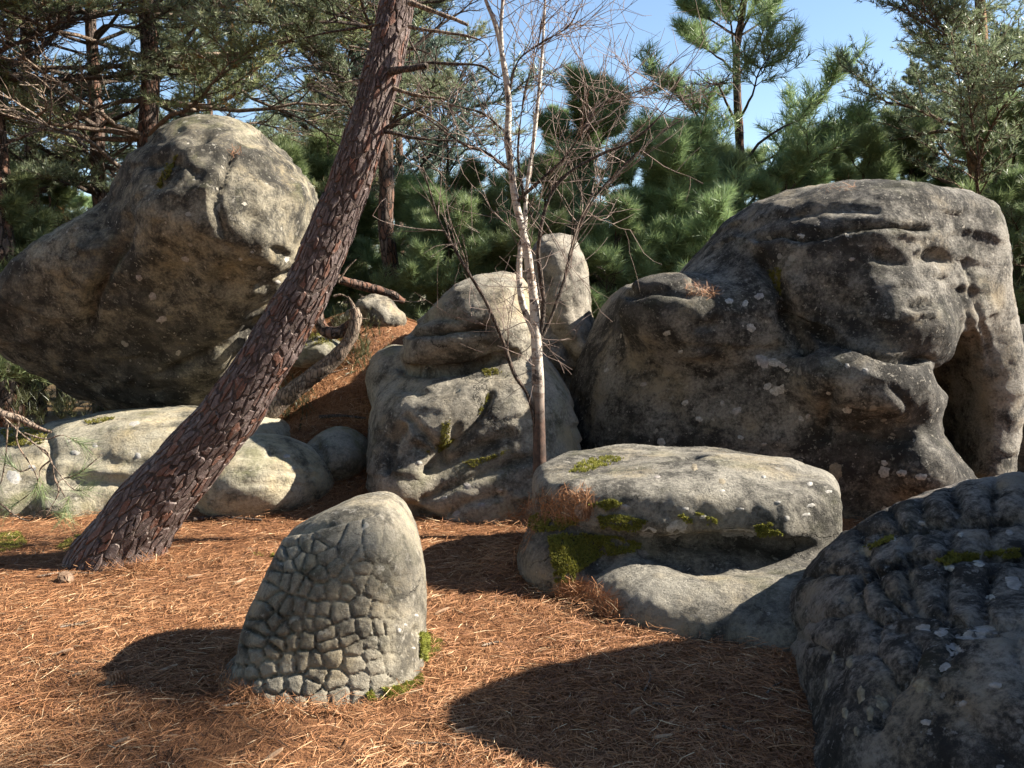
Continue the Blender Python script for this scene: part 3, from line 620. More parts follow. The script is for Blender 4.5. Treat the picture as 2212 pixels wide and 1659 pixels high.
# ---------------------------------------------------------------- bark
def bark_mat(name, low, mid, red, plates=True, sc=1.0, up=None, upz=(0, 1)):
    """furrowed bark in long plates; an optional second colour takes over with height"""
    b = NB(name); P = b.pos(scale=(7 * sc, 7 * sc, 2.2 * sc)); w1 = b.n('VectorMath', operation='MULTIPLY_ADD'); b.l(b.noise(3, P, 3, .6, 0, 1), w1.inputs[0]); w1.inputs[1].default_value = (.5, .5, .5); b.l(P, w1.inputs[2])
    v = b.vor(2.2, w1.outputs[0], 'DISTANCE_TO_EDGE'); c = b.vor(2.2, w1.outputs[0], 'F1', out='Color'); sp = b.n('SeparateColor'); b.l(c, sp.inputs[0]); fine = b.noise(9, P, 5, .7)
    col = b.mix(b.ramp(sp.outputs[0], .2, .8), mid, red); col = b.mix(b.ramp(fine, .4, .7), col, tuple(x * .6 for x in mid)); col = b.mix(b.ramp(v, .02, .12), low, col)
    if up:
        z = b.n('SeparateXYZ'); b.l(b.n('TexCoord').outputs['Object'], z.inputs[0]); col = b.mix(b.ramp(z.outputs[2], *upz), col, b.mix(b.ramp(fine, .35, .65), up, tuple(x * .55 for x in up)))
    b.put(b.b.inputs['Base Color'], col); h = b.math('ADD', b.ramp(v, 0, .15), b.math('MULTIPLY', fine, .5)); b.put(b.b.inputs['Normal'], b.bump(h, .9, .02)); return b.m
bark_grey = bark_mat('pine_bark', (.035, .027, .022), (.16, .12, .10), (.17, .085, .055))
bark_orange = bark_mat('pine_bark_orange', (.06, .036, .024), (.22, .135, .09), (.26, .14, .085), up=(.30, .165, .09), upz=(1.5, 4.5))
limb_orange = bark_mat('pine_limb_orange', (.06, .04, .03), (.19, .13, .095), (.22, .14, .09), sc=2.0)
bark_pale = bark_mat('dead_wood', (.12, .09, .07), (.33, .26, .20), (.27, .19, .14), sc=2.0)
wood_dark = bark_mat('branch_bark', (.045, .036, .03), (.15, .12, .10), (.16, .11, .085), sc=3.0)
wood_twig = plain_mat('twig_bark', (.10, .075, .06), (.22, .17, .13), 14)

# ---------------------------------------------------------------- leaning pine in front
PD = 5.75
prof = [(238, 1262, 118), (250, 1222, 104), (280, 1165, 88), (323, 1100, 79), (405, 1002, 71), (497, 895, 64), (585, 755, 57), (665, 617, 53), (735, 452, 48), (787, 300, 45), (830, 135, 42), (862, 0, 40), (892, -170, 37), (915, -420, 32), (930, -760, 25), (938, -1150, 15)]
pc = np.array([np.append(U(x, y, PD + max(0, (300 - y)) * .0004), wd * mpu(PD)) for x, y, wd in prof])
ps = spline(pc, 240); PC, PR = ps[:, :3], ps[:, 3]
pine_base = np.array((PC[0][0], PD, 0.0))
lean = empty('leaning_pine', pine_base, 'thick reddish pine trunk leaning across the clearing in front of the overhanging boulder', 'tree')
arc = np.concatenate(([0], np.cumsum(np.linalg.norm(np.diff(PC, axis=0), axis=1))))
tv, tf = tube(PC, PR - .012, 40, True, (.018, 3.5, 2.0))
bark_gap = plain_mat('bark_furrow', (.06, .043, .037), (.135, .10, .085), 25, bump=.8, dist=.02)
lean_trunk = link('trunk', mesh('leaning_trunk', tv - pine_base, tf), lean, bark_gap)
PT, PA, PB = frames(PC)
def on_trunk(s, th, h):
    C = np.stack([np.interp(s, arc, PC[:, k]) for k in range(3)], -1); r = np.interp(s, arc, PR)
    A = np.stack([np.interp(s, arc, PA[:, k]) for k in range(3)], -1); B = np.stack([np.interp(s, arc, PB[:, k]) for k in range(3)], -1)
    D = A * np.cos(th)[..., None] + B * np.sin(th)[..., None]
    P0 = C + D * (r - .012)[..., None]
    lump = .018 * fbm(P0.reshape(-1, 3), 3.5, 3, 2.0).reshape(s.shape)
    return P0 + D * (lump + h)[..., None]
def bark_plates():
    rng = random.Random(5); cells = []; SMAX = arc[-1] * .80
    s = .0; row = 0
    while s < SMAX:
        r = np.interp(s, arc, PR); ln = np.interp(s, (0, 2.5, 4.5, 7), (.115, .10, .085, .075)); wd = np.interp(s, (0, 2.5, 4.5, 7), (.040, .034, .028, .025))
        n = max(10, int(2 * math.pi * r / wd)); off = rng.random()
        for k in range(n):
            th = 2 * math.pi * (k + off + rng.uniform(-.45, .45)) / n
            if rng.random() < .12: continue
            cells.append((s + rng.uniform(-.5, .5) * ln, th, r, ln / wd))
        s += ln * .86; row += 1
    cells = np.array(cells); out = []
    for i, (s0, t0, r0, asp) in enumerate(cells):
        ds = (cells[:, 0] - s0); dt = (cells[:, 1] - t0 + np.pi) % (2 * np.pi) - np.pi; q = np.stack((ds / asp, dt * r0), 1)   # squash along the trunk
        d = np.hypot(q[:, 0], q[:, 1]); nb = np.argsort(d)[1:15]
        poly = [(-.09, -.09), (.09, -.09), (.09, .09), (-.09, .09)]
        for j in nb:
            mx, my = q[j] / 2; nx, ny = q[j] / d[j]; new = []
            for a, b in zip(poly, poly[1:] + poly[:1]):
                da = (a[0] - mx) * nx + (a[1] - my) * ny; db = (b[0] - mx) * nx + (b[1] - my) * ny
                if da <= 0: new.append(a)
                if da * db < 0: t = da / (da - db); new.append((a[0] + t * (b[0] - a[0]), a[1] + t * (b[1] - a[1])))
            poly = new
            if len(poly) < 3: break
        if len(poly) < 3: continue
        # ragged outline
        pts = []
        for a, b in zip(poly, poly[1:] + poly[:1]):
            L = math.hypot(b[0] - a[0], b[1] - a[1]); k = 1 + int(L > .018) + int(L > .04)
            for m in range(k):
                t = m / k; jx = rng.uniform(-.005, .005); jy = rng.uniform(-.005, .005); pts.append((a[0] + (b[0] - a[0]) * t + jx, a[1] + (b[1] - a[1]) * t + jy))
        pts = np.array(pts); cen = pts.mean(0); L = np.hypot(*(pts - cen).T); gap = .001 + .0025 * rng.random()
        o = cen + (pts - cen) * np.clip(1 - gap / (L + 1e-6), .3, 1)[:, None]; t_ = cen + (pts - cen) * np.clip(1 - (gap + .004) / (L + 1e-6), .2, 1)[:, None]; t2 = cen + (pts - cen) * .5
        hh = rng.uniform(.001, .010) * np.interp(s0, (0, 3, 6), (1.15, 1, .6)); tl = rng.uniform(-.10, .14), rng.uniform(-.10, .10)
        def lift(p, h): return h + (p[:, 0] - cen[0]) * tl[0] + (p[:, 1] - cen[1]) * tl[1]
        n = len(pts); rings = np.vstack((o, t_, t2, cen[None])); hs = np.concatenate((np.full(n, -.012), np.maximum(lift(t_, hh), .001), np.maximum(lift(t2, hh + .0006), .001), [hh + .0006]))
        P = on_trunk(s0 + rings[:, 0] * asp, t0 + rings[:, 1] / r0, hs)
        k = np.arange(n); k2 = (k + 1) % n
        F = np.vstack((np.stack((k, k + n, k2 + n), 1), np.stack((k, k2 + n, k2), 1), np.stack((k + n, k + 2 * n, k2 + 2 * n), 1), np.stack((k + n, k2 + 2 * n, k2 + n), 1), np.stack((k + 2 * n, np.full(n, 3 * n), k2 + 2 * n), 1)))
        N = normals(P, F); C0 = np.array([np.interp(s0, arc, PC[:, c]) for c in range(3)])
        if (N[-1] * (P[-1] - C0)).sum() < 0: F = F[:, ::-1]
        u = UV(P[-1:])[0]; face = (P[-1] - C0)[1] < r0 * .35
        area = math.pi * L.mean() ** 2 * asp * (1 if face and -20 < u[1] < 1250 else .02)
        out.append((area, P, F, rng.random(), np.concatenate((np.ones(2 * n), np.zeros(n + 1)))))
    out.sort(key=lambda t: -t[0]); return out
b = NB('bark_plate'); t_ = b.attr('tone'); P_ = b.pos(); fn = b.noise(38, P_, 5, .7); g2 = b.noise(120, P_, 3, .7)
c_ = b.mix(b.ramp(t_, .05, .75), (.125, .093, .087), (.082, .056, .051)); c_ = b.mix(b.ramp(t_, .74, .86), c_, (.15, .072, .05)); c_ = b.mix(b.ramp(fn, .5, .68, 0, .75), c_, (.27, .22, .20)); c_ = b.mix(b.ramp(g2, .52, .72, 0, .55), c_, (.085, .05, .042))
rim_ = b.math('MULTIPLY', b.ramp(b.attr('rim'), .45, 1), b.ramp(b.noise(16, P_, 3), .48, .62, 0, .45)); c_ = b.mix(rim_, c_, (.25, .21, .18))
b.put(b.b.inputs['Base Color'], c_); b.put(b.b.inputs['Normal'], b.bump(b.math('ADD', fn, b.math('MULTIPLY', g2, .4)), .7, .012)); b.b.inputs['Roughness'].default_value = .72
plate_mat = b.m
plates = bark_plates()
for a_, P, F, tn, rm in plates[:300]:
    me = mesh('bark_plate', P - pine_base, F, False); fattr(me, 'tone', np.full(len(P), tn)); fattr(me, 'rim', rm); link('bark_plate', me, lean_trunk, plate_mat)
Vs, Fs, Ts, Rs, n0 = [], [], [], [], 0
for a_, P, F, tn, rm in plates[300:]: Rs.append(rm); Vs.append(P); Fs.append(F + n0); Ts.append(np.full(len(P), tn)); n0 += len(P)
me = mesh('bark', np.vstack(Vs) - pine_base, np.vstack(Fs), False); fattr(me, 'tone', np.concatenate(Ts)); fattr(me, 'rim', np.concatenate(Rs)); bk = link('bark', me, lean_trunk, plate_mat); bk['kind'] = 'stuff'
def Z2(x, y): return (677.7 + x * .3677, y * .3677)
def branch(pts, radii, d, n=26, seg=9, conv=Z2, dd=0.0, lump=(.006, 14, 1.0)):
    c = [np.append(U(*conv(x, y), d + dd * i), r * .3677 * mpu(d)) for i, ((x, y), r) in enumerate(zip(pts, radii))]
    s = spline(c, n); return tube(s[:, :3], np.maximum(s[:, 3], .002), seg, True, lump)
for pts, rad, dd, m in (([(560, 15), (610, 32), (750, 85), (850, 122), (905, 146)], (17, 15, 13, 12, 8), -.02, bark_pale), ([(560, 155), (620, 170), (760, 190), (900, 212), (1000, 250), (1040, 330)], (12, 10, 9, 8, 5, 3), -.05, bark_pale),
        ([(440, 425), (500, 412), (580, 402), (662, 384)], (24, 21, 18, 15), -.08, wood_dark), ([(600, 385), (660, 370), (800, 375), (980, 385), (1060, 440), (1110, 470)], (9, 9, 9, 8, 6, 3), -.06, wood_dark),
        ([(470, 520), (530, 540), (640, 565), (768, 578)], (13, 11, 9, 6), -.03, bark_pale), ([(410, 760), (450, 735), (530, 685), (640, 625)], (14, 11, 9, 5), -.03, wood_dark), ([(400, 770), (470, 782), (580, 808), (720, 822), (860, 828)], (14, 12, 10, 7, 3), -.04, wood_dark),
        ([(340, 296), (310, 290), (260, 278), (205, 270)], (8, 7, 6, 5), -.03, bark_pale), ([(300, 462), (260, 468), (190, 482), (130, 478)], (8, 7, 6, 5), -.03, bark_pale), ([(390, 140), (330, 152), (200, 172), (60, 195), (-60, 225)], (10, 9, 8, 6, 3), .02, wood_dark),
        ([(560, 225), (590, 290), (615, 330), (640, 420), (690, 480)], (7, 6, 5, 3, 2), -.03, wood_dark), ([(555, 285), (640, 300), (700, 340), (720, 420), (740, 500)], (7, 6, 4, 3, 2), -.04, wood_dark), ([(470, 600), (560, 640), (700, 700), (820, 790)], (6, 5, 4, 2), -.02, wood_twig)):
    V, F = branch(pts, rad, PD - .02, dd=dd); link('dead_branch', mesh('dead_branch', V - pine_base, F), lean, m)
print('leaning pine', round(time.time() - T0, 1), len(plates))

# ---------------------------------------------------------------- birch
BD = 6.3
birch_base = np.array((U(1165, 1060, BD)[0], BD, 0.0))
birch = empty('birch', birch_base, 'slender bare birch with several pale stems rising between the stacked rock and the great boulder', 'tree')
b = NB('birch_bark'); P_ = b.pos(); band = b.noise(9, b.pos(scale=(1, 1, 4)), 4, .7); blot = b.noise(14, P_, 4, .7); z = b.n('SeparateXYZ'); b.l(b.n('TexCoord').outputs['Object'], z.inputs[0])
c_ = b.mix(b.ramp(band, .5, .62), (.50, .45, .39), (.27, .20, .155)); c_ = b.mix(b.ramp(blot, .55, .62), c_, (.07, .055, .05)); c_ = b.mix(b.ramp(z.outputs[2], 1.35, .75, 0, 1), c_, b.mix(b.ramp(blot, .35, .6), (.11, .065, .048), (.05, .034, .028))); c_ = b.mix(b.ramp(z.outputs[2], 3.3, 4.0, 0, .85), c_, (.13, .09, .075))
b.put(b.b.inputs['Base Color'], c_); b.put(b.b.inputs['Normal'], b.bump(blot, .5, .01)); b.b.inputs['Roughness'].default_value = .7; birch_mat = b.m
stems = [  # zoomed picture points, radii in the same units
    ([(1330, 2900), (1325, 2600), (1320, 2300), (1310, 2050), (1300, 1850), (1280, 1650), (1238, 1400), (1190, 1200), (1160, 1000), (1140, 800), (1145, 600), (1112, 350), (1070, 150), (1010, 0), (930, -250), (860, -600)], (40, 38, 36, 33, 28, 25, 23, 21, 20, 19, 18, 15, 13, 11, 8, 4), birch_mat, 0),
    ([(1300, 1990), (1270, 1900), (1225, 1780), (1208, 1650), (1212, 1480), (1238, 1330), (1250, 1130), (1282, 900), (1312, 650), (1340, 350), (1360, 0), (1385, -400)], (18, 18, 18, 17, 16, 15, 13, 12, 11, 9, 7, 4), birch_mat, .03),
    ([(1107, 300), (1100, 180), (1105, 80), (1120, -100), (1150, -400)], (13, 12, 11, 9, 4), birch_mat, 0),
    ([(1325, 2000), (1350, 1800), (1330, 1600), (1320, 1450), (1370, 1200), (1480, 1030), (1700, 900), (1850, 840), (2000, 720), (2090, 590), (2150, 440)], (13, 13, 12, 11, 10, 9, 8, 7, 6, 4, 2), wood_dark, -.03),
    ([(1330, 2000), (1400, 1850), (1470, 1650), (1520, 1450), (1600, 1250), (1700, 1100), (1900, 900), (2100, 740), (2300, 640)], (12, 11, 10, 9, 8, 7, 6, 4, 2), wood_dark, .02),
    ([(1325, 2650), (1270, 2350), (1180, 2200), (1110, 2000), (1060, 1880), (1000, 1750), (920, 1620), (820, 1450), (740, 1300), (690, 1150), (640, 980)], (14, 13, 12, 11, 11, 10, 9, 8, 6, 4, 2), wood_dark, -.03),
    ([(1160, 1000), (1100, 960), (1000, 890), (870, 840), (700, 720), (500, 570)], (10, 11, 10, 8, 5, 2), wood_dark, -.04),
    ([(1190, 1195), (1230, 1150), (1320, 1070), (1480, 920), (1570, 780), (1640, 620)], (10, 9, 8, 6, 4, 2), wood_dark, -.04),
    ([(1130, 780), (1090, 745), (1000, 670), (850, 625), (700, 600)], (8, 8, 6, 4, 2), wood_dark, .04), ([(1145, 560), (1200, 360), (1340, 250), (1500, 150), (1580, -20)], (7, 6, 5, 4, 2), wood_dark, -.03),
    ([(1560, 850), (1620, 700), (1700, 600), (1860, 575), (1960, 500)], (5, 5, 4, 3, 2), wood_dark, .02), ([(1240, 1190), (1200, 900), (1240, 550), (1310, 300), (1340, 120)], (7, 6, 5, 3, 2), wood_dark, -.05), ([(1500, 1500), (1560, 1300), (1640, 1150), (1760, 920)], (6, 5, 4, 2), wood_twig, .04)]
rng = np.random.RandomState(11); ends = []
for k, (pts, rad, m, dd) in enumerate(stems):
    c = np.array([np.append(U(*Z2(x, y), BD + dd * i), r * .3677 * mpu(BD)) for i, ((x, y), r) in enumerate(zip(pts, rad))]); s = spline(c, 60)
    V, F = tube(s[:, :3], np.maximum(s[:, 3], .002), 10, True, (.006, 6, k)); link('stem' if k < 3 else 'branch', mesh('birch_stem', V - birch_base, F), birch, m)
    ends.append(s)
tw = Bag(); A, B, RA, RB = [], [], [], []
def twig(p, d, L, r, depth):
    n = max(3, int(L / .09)); q = p.copy(); d = d / np.linalg.norm(d)
    for i in range(n):
        d = d + rng.normal(size=3) * .16 + np.array((0, 0, .05)); d /= np.linalg.norm(d); q2 = q + d * L / n
        A.append(q); B.append(q2); RA.append(r * (1 - .8 * i / n) + .0007); RB.append(r * (1 - .8 * (i + 1) / n) + .0007)
        if depth > 0 and rng.rand() < .6:
            e = d + rng.normal(size=3) * .75; twig(q2, e, L * rng.uniform(.35, .6), r * .6, depth - 1)
        q = q2
for k, s in enumerate(ends):
    for i in range(12 if k > 2 else 22, 60, 3):
        if rng.rand() < .75 and s[i, 2] > 1.2:
            t = s[min(i + 1, 59), :3] - s[i - 1, :3]; t /= np.linalg.norm(t) + 1e-9
            twig(s[i, :3], t * .7 + rng.normal(size=3) * .65 + np.array((.12, 0, .2)), rng.uniform(.35, .9), .0032, 1 + (rng.rand() < .35))
for q in range(26):   # low twigs round the foot
    s = ends[0]; i = rng.randint(6, 22); twig(s[i, :3], rng.normal(size=3) + np.array((0, -.3, .2)), rng.uniform(.2, .45), .003, 1)
sticks(tw, np.array(A), np.array(B), np.array(RA), np.array(RB)); link('twigs', tw.mesh('birch_twigs', birch_base), birch, plain_mat('birch_twig_bark', (.14, .10, .085), (.26, .20, .17), 9, bump=0))
print('birch', round(time.time() - T0, 1), len(A))
# ---------------------------------------------------------------- forest pines
nm_scots = needle_mat('needles_scots', ((.156, .202, .117), (.260, .305, .176), (.390, .403, .221)))
nm_long = needle_mat('needles_maritime', ((.156, .221, .104), (.273, .345, .156), (.416, .455, .234)))
nm_blue = needle_mat('needles_bluish', ((.098, .150, .124), (.176, .234, .176), (.286, .325, .208)))
nm_olive = needle_mat('needles_olive', ((.156, .189, .091), (.273, .299, .143), (.429, .403, .208)), brown=(.26, .15, .06))
def needles(name, P, D, n, ln, wd, seed, spread=(.5, 1.15), brown=0.0, patch=None):
    """tufts at P with axes D, n single-triangle needles each"""
    rs = np.random.RandomState(seed); M = len(P); D = D / (np.linalg.norm(D, axis=1, keepdims=True) + 1e-9)
    ref = rs.normal(size=(M, 3)); X = np.cross(D, ref); X /= np.linalg.norm(X, axis=1, keepdims=True) + 1e-9; Y = np.cross(D, X)
    a = rs.uniform(0, 2 * np.pi, (M, n, 1)); b = rs.uniform(*spread, (M, n, 1))
    W = (X[:, None] * np.cos(a) + Y[:, None] * np.sin(a)) * np.sin(b) + D[:, None] * np.cos(b)
    L = ln * rs.uniform(.7, 1.15, (M, n, 1)); o = P[:, None] + D[:, None] * rs.uniform(-.45, .3, (M, n, 1)) * ln
    side = np.cross(W, rs.normal(size=(M, n, 3))); side /= np.linalg.norm(side, axis=2, keepdims=True) + 1e-9
    V = np.stack((o + side * wd * .5, o - side * wd * .5, o + W * L), 2).reshape(-1, 3)
    me = mesh(name, V, np.arange(len(V)).reshape(-1, 3), False)
    tone = np.clip(rs.beta(2, 2.4, (M, 1)) * .75 + rs.uniform(-.12, .12, (M, n)), 0, .93)
    if brown:
        bm = (rs.rand(M, 1) < brown) if patch is None else (rs.rand(M, 1) < brown + patch[:, None]); tone = np.where(bm, .99, tone)
    fattr(me, 'tone', np.repeat(tone.reshape(-1), 3)); return me
def make_pine(name, seed, H, r0, z0, Lmax, up, mode, tuft, needle, mat, bark, dead=.15, whorl=.42, lean_=.0, nb=4.5, brown=0.0, wood=None, bare=.25, form='round', droop=0.0):
    """returns (trunk, branches, crown) meshes; the tree stands at the origin"""
    rs = np.random.RandomState(seed); wood = wood or wood_dark
    zs = np.linspace(-.3, H, 26); wob = np.cumsum(rs.normal(size=(26, 2)) * .018 * H / 8, 0); wob -= wob[0]
    C = np.stack((wob[:, 0] + lean_ * zs, wob[:, 1], zs), 1); rad = r0 * (1 - .88 * np.clip(zs / H, 0, 1) ** 1.1) + .006; rad[0] *= 1.35; rad[1] *= 1.12
    s = spline(np.column_stack((C, rad)), 70); V, F = tube(s[:, :3], s[:, 3], 12, True, (.012, 4, seed)); trunk = mesh(name + '_trunk', V, F); trunk.materials.append(bark)
    bag = Bag(); TP, TD = [], []; SA, SB, SR, SR2 = [], [], [], []
    def limb(p0, d0, L, r, curl, live, lev):
        n = (9, 5, 3)[lev]; pts = [p0]; d = d0 / np.linalg.norm(d0)
        for i in range(n):
            d = d + rs.normal(size=3) * (.15 if lev == 0 else .17) + np.array((0, 0, curl)) / n; d /= np.linalg.norm(d); pts.append(pts[-1] + d * L / n)
        pts = np.array(pts); rr = r * (1 - .85 * np.linspace(0, 1, n + 1)) + .0025
        if lev == 0: V, F = tube(pts, rr, 6, False); bag.add(V, F)
        else: SA.extend(pts[:-1]); SB.extend(pts[1:]); SR.extend(rr[:-1]); SR2.extend(rr[1:])
        if lev < 2:
            for i in range(2 if lev == 0 else 1, n + 1):
                fr = i / n
                if fr < bare and lev == 0: continue
                for sgn in (-1, 1):
                    if rs.rand() < (.92 if lev == 0 else .88):
                        t = pts[i] - pts[i - 1]; t /= np.linalg.norm(t); sd = np.cross(t, (0, 0, 1)); sd /= np.linalg.norm(sd) + 1e-9
                        dd = t * .75 + sd * sgn * rs.uniform(.5, 1.1) + np.array((0, 0, rs.uniform(-.1, .4)))
                        limb(pts[i], dd, L * rs.uniform(.26, .44) * (1.15 - .55 * fr if lev == 0 else 1), r * .3, curl * .6, live, lev + 1)
        if live and lev > 0:
            k = tuft if lev == 2 else max(1, tuft // 2)
            for f in np.linspace(.3, 1, k):
                q = f * n; i = min(int(q), n - 1); TP.append(pts[i] + (pts[i + 1] - pts[i]) * (q - i)); TD.append(pts[i + 1] - pts[i] + np.array((0, 0, .35 * L / n)))
    z = z0
    while z < H * .985:
        fr = (z - z0) / (H - z0)
        if form == 'round': L = Lmax * (.55 + .75 * math.sin(math.pi * min(1, fr * .82 + .18)))*(1 - fr ** 3 * .7)
        elif form == 'cone': L = Lmax * (1.05 - fr) ** .8 + .25
        else: L = Lmax * (.9 - .5 * fr)
        for k in range(max(2, int(rs.normal(nb, 1)))):
            a = rs.uniform(0, 2 * np.pi); e = up + .35 * fr + rs.normal() * .16 - droop * (1 - fr)
            i = z / H * 25 + (.3 / H * 25); c = np.array([np.interp(z, s[:, 2], s[:, j]) for j in range(2)] + [z])
            live = rs.rand() > dead * (1 - fr) * 1.6
            limb(c, np.array((math.cos(a) * math.cos(e), math.sin(a) * math.cos(e), math.sin(e))), L * rs.uniform(.65, 1.1), r0 * .2 * (1 - .6 * fr) + .006, .35 if live else .05, live, 0 if live or rs.rand() < .6 else 0)
        z += whorl * rs.uniform(.7, 1.3)
    if SA: sticks(bag, np.array(SA), np.array(SB), np.array(SR), np.array(SR2))
    br = bag.mesh(name + '_branches'); br.materials.append(wood)
    TP, TD = np.array(TP), np.array(TD); n, ln, wd = needle[:3]
    cr = needles(name + '_crown', TP, TD, n, ln, wd, seed + 1, needle[3] if len(needle) > 3 else (.5, 1.15), brown); cr.materials.append(mat)
    print(name, 'tufts', len(TP), 'tris', len(TP) * n, round(time.time() - T0, 1)); return trunk, br, cr
def plant(meshes, name, x, y, rot, sc, label, group=None, cat='tree', zs=1.0, sink=.05):
    o = empty(name, (x, y, gz(x, y) - sink), label, cat, group); o.rotation_euler = (0, 0, rot); o.scale = (sc, sc, sc * zs)
    for nm, me in zip(('trunk', 'branches', 'crown'), meshes): link(nm, me, o)
    return o
def at(xd, d): return float(U(xd, 663, d)[0])

tall_a = make_pine('pine_a', 21, 11.0, .15, 3.6, 2.6, .15, 0, 3, (11, .11, .013), nm_scots, bark_grey, dead=.2, whorl=.62, form='round')
tall_b = make_pine('pine_b', 22, 12.5, .17, 2.6, 2.9, .05, 0, 3, (11, .11, .013), nm_olive, bark_grey, dead=.28, whorl=.55, form='round', brown=.06, wood=bark_pale, bare=.35)
tall_c = make_pine('pine_c', 23, 9.5, .13, 1.5, 2.5, .25, 0, 2, (12, .095, .012), nm_blue, bark_grey, dead=.2, whorl=.55, form='cone', nb=4)
mari = make_pine('maritime', 24, 8.2, .085, 1.2, 1.75, .4, 0, 2, (15, .17, 0.009, (.35, 1.0)), nm_long, bark_grey, dead=.1, whorl=.55, form='cone', nb=3.5, bare=.45)
orange = make_pine('orange_pine', 25, 9.0, .13, 1.5, 3.1, .30, 0, 2, (12, .09, .011), nm_scots, bark_orange, dead=.25, whorl=.46, form='flat', wood=limb_orange, bare=.3)
young = make_pine('young_pine', 26, 3.8, .045, .25, 1.3, .45, 0, 2, (16, .17, 0.008, (.3, .95)), nm_long, bark_grey, dead=.12, whorl=.42, form='cone', nb=3.6, bare=.35)
young2 = make_pine('young_pine_b', 27, 2.6, .035, .12, 1.15, .5, 0, 2, (16, .15, 0.008, (.3, 1.0)), nm_long, bark_grey, dead=.12, whorl=.33, form='cone', nb=3.6, bare=.3)
trunky = make_pine('bare_pine', 28, 12.0, .16, 4.2, 2.3, .2, 0, 3, (11, .11, .013), nm_scots, bark_grey, dead=.28, whorl=.55, form='round')

plant(tall_b, 'pine', at(330, 12.8), 12.8, 2.1, 1.0, 'crooked pine with long pale half dead limbs right behind the overhanging boulder')
plant(trunky, 'pine', at(14, 12.2), 12.2, .4, 1.1, 'straight grey trunked pine beside the overhanging boulder, thickest of those on its far side')
plant(trunky, 'pine', at(66, 14.6), 14.6, 2.4, .85, 'thin dark trunked pine just behind the thick grey trunk')
plant(tall_a, 'pine', at(207, 13.9), 13.9, 1.2, .95, 'dark straight pine between the crooked pine and the thin dark trunk')
plant(tall_c, 'pine', at(765, 17.0), 17.0, 3.9, 1.45, 'dark bluish pine whose crown spreads behind the leaning trunk')
plant(trunky, 'pine', at(850, 11.4), 11.4, 5.1, .7, 'pine with a flaking dark trunk behind the bent pale trunk on the mound')
plant(mari, 'pine', at(1600, 14.5), 14.5, .9, 1.15, 'slim straight pine with long needles rising behind the great dark boulder')
plant(orange, 'pine', at(2095, 12.6), 12.6, 2.2, 1.0, 'spreading orange barked pine beside the arched side of the great boulder')
yl = 'young bushy pine with long bright needles standing in the thicket behind the boulders'; yg = 'young pines of the thicket'
for i, (x, d, m, rot, sc) in enumerate(((965, 11.2, young2, .3, .75), (1040, 11.6, young2, 2.3, .9), (1180, 11.5, young, 1.3, .85), (1330, 11.4, young2, 4.3, 1.0), (1400, 12.0, young, .3, 1.0), (1480, 11.8, young, 2.0, 1.0), (1540, 13.5, young, 3.0, 1.0), (1690, 13.0, young, 4.0, .95), (1750, 14.5, young, 5.0, 1.1), (1860, 13.4, young, 1.0, 1.05), (1960, 14.2, young, 2.2, 1.15), (2180, 12.6, young, .7, 1.1), (2230, 11.9, young2, 3.7, 1.1), (2120, 14.0, young, 5.7, 1.2), (620, 13.5, young, 1.9, 1.0), (690, 15.0, young2, 2.9, 1.5), (-20, 12.2, young2, .9, 1.2), (120, 15.5, young, 3.3, 1.1), (1270, 13.6, young, 3.1, 1.25), (900, 13.8, young, .1, .9), (1010, 15.2, young, 4.1, 1.0), (1100, 14.2, young, 2.7, .85))):
    wh = ('at the foot of the thick grey trunk' if x < 300 else 'behind the overhanging boulder' if x < 800 else 'just behind the stacked rock' if x < 1120 else 'behind the tall standing rock' if x < 1300 else 'behind the shoulder of the great boulder' if x < 1560 else 'behind the crown of the great boulder' if x < 2000 else 'around the foot of the orange barked pine')
    plant(m, 'young_pine', at(x, d), d, rot, sc, 'young bushy pine with long bright needles ' + wh, yg)
rs = np.random.RandomState(4); placed = []
fg = 'pines of the background forest'
kinds = {'tall_a': (tall_a, 11.0, 'tall pine with a rounded grey green crown deep in the background forest'), 'tall_b': (tall_b, 12.5, 'olive pine with pale dead limbs deep in the background forest'), 'tall_c': (tall_c, 9.5, 'bluish cone shaped pine deep in the background forest'), 'trunky': (trunky, 12.0, 'bare trunked pine with a high crown deep in the background forest'), 'mari': (mari, 8.2, 'slim long needled pine deep in the background forest'), 'young': (young, 3.8, 'bushy young pine deep in the background forest')}
def skyline(u): return float(np.interp(u, (-200, 520, 560, 690, 740, 1100, 1190, 1260, 1420, 1500, 1760, 1800, 1870, 1930, 2400), (-420, -350, 120, 120, -250, -120, 240, 265, 275, 290, 300, 215, 200, -60, -300)))
tries = 0
while len(placed) < 30 and tries < 5000:
    tries += 1; d = 15.2 + 34 * rs.rand() ** 1.2; x = rs.uniform(-.66, .66) * d
    if any((x - a) ** 2 + (d - c) ** 2 < (1.5 + d * .035) ** 2 for a, c in placed): continue
    u = x / d * FPX / K + 1106; top = CAMZ + (307 - (skyline(u) + rs.uniform(-20, 130)) * K) / FPX * d
    kk = ('tall_a', 'tall_b', 'tall_c', 'trunky', 'mari', 'young')[rs.choice(6, p=(.26, .15, .2, .15, .12, .12))]; me, H, lb = kinds[kk]; sc = min(top / H, rs.uniform(.8, 1.1)) if kk != 'young' else min(top / H, rs.uniform(1.2, 1.7))
    if sc < .5 and kk != 'young': kk = 'young' if rs.rand() < .5 else 'mari'; me, H, lb = kinds[kk]; sc = min(top / H, 1.7)
    if sc < .4: continue
    placed.append((x, d)); plant(me, 'pine', x, d, rs.uniform(0, 6.28), sc, lb.replace('deep in the background forest', 'behind ' + ('the overhanging boulder' if u < 720 else 'the stacked rock' if u < 1250 else 'the great boulder' if u < 1950 else 'the orange barked pine')), fg)
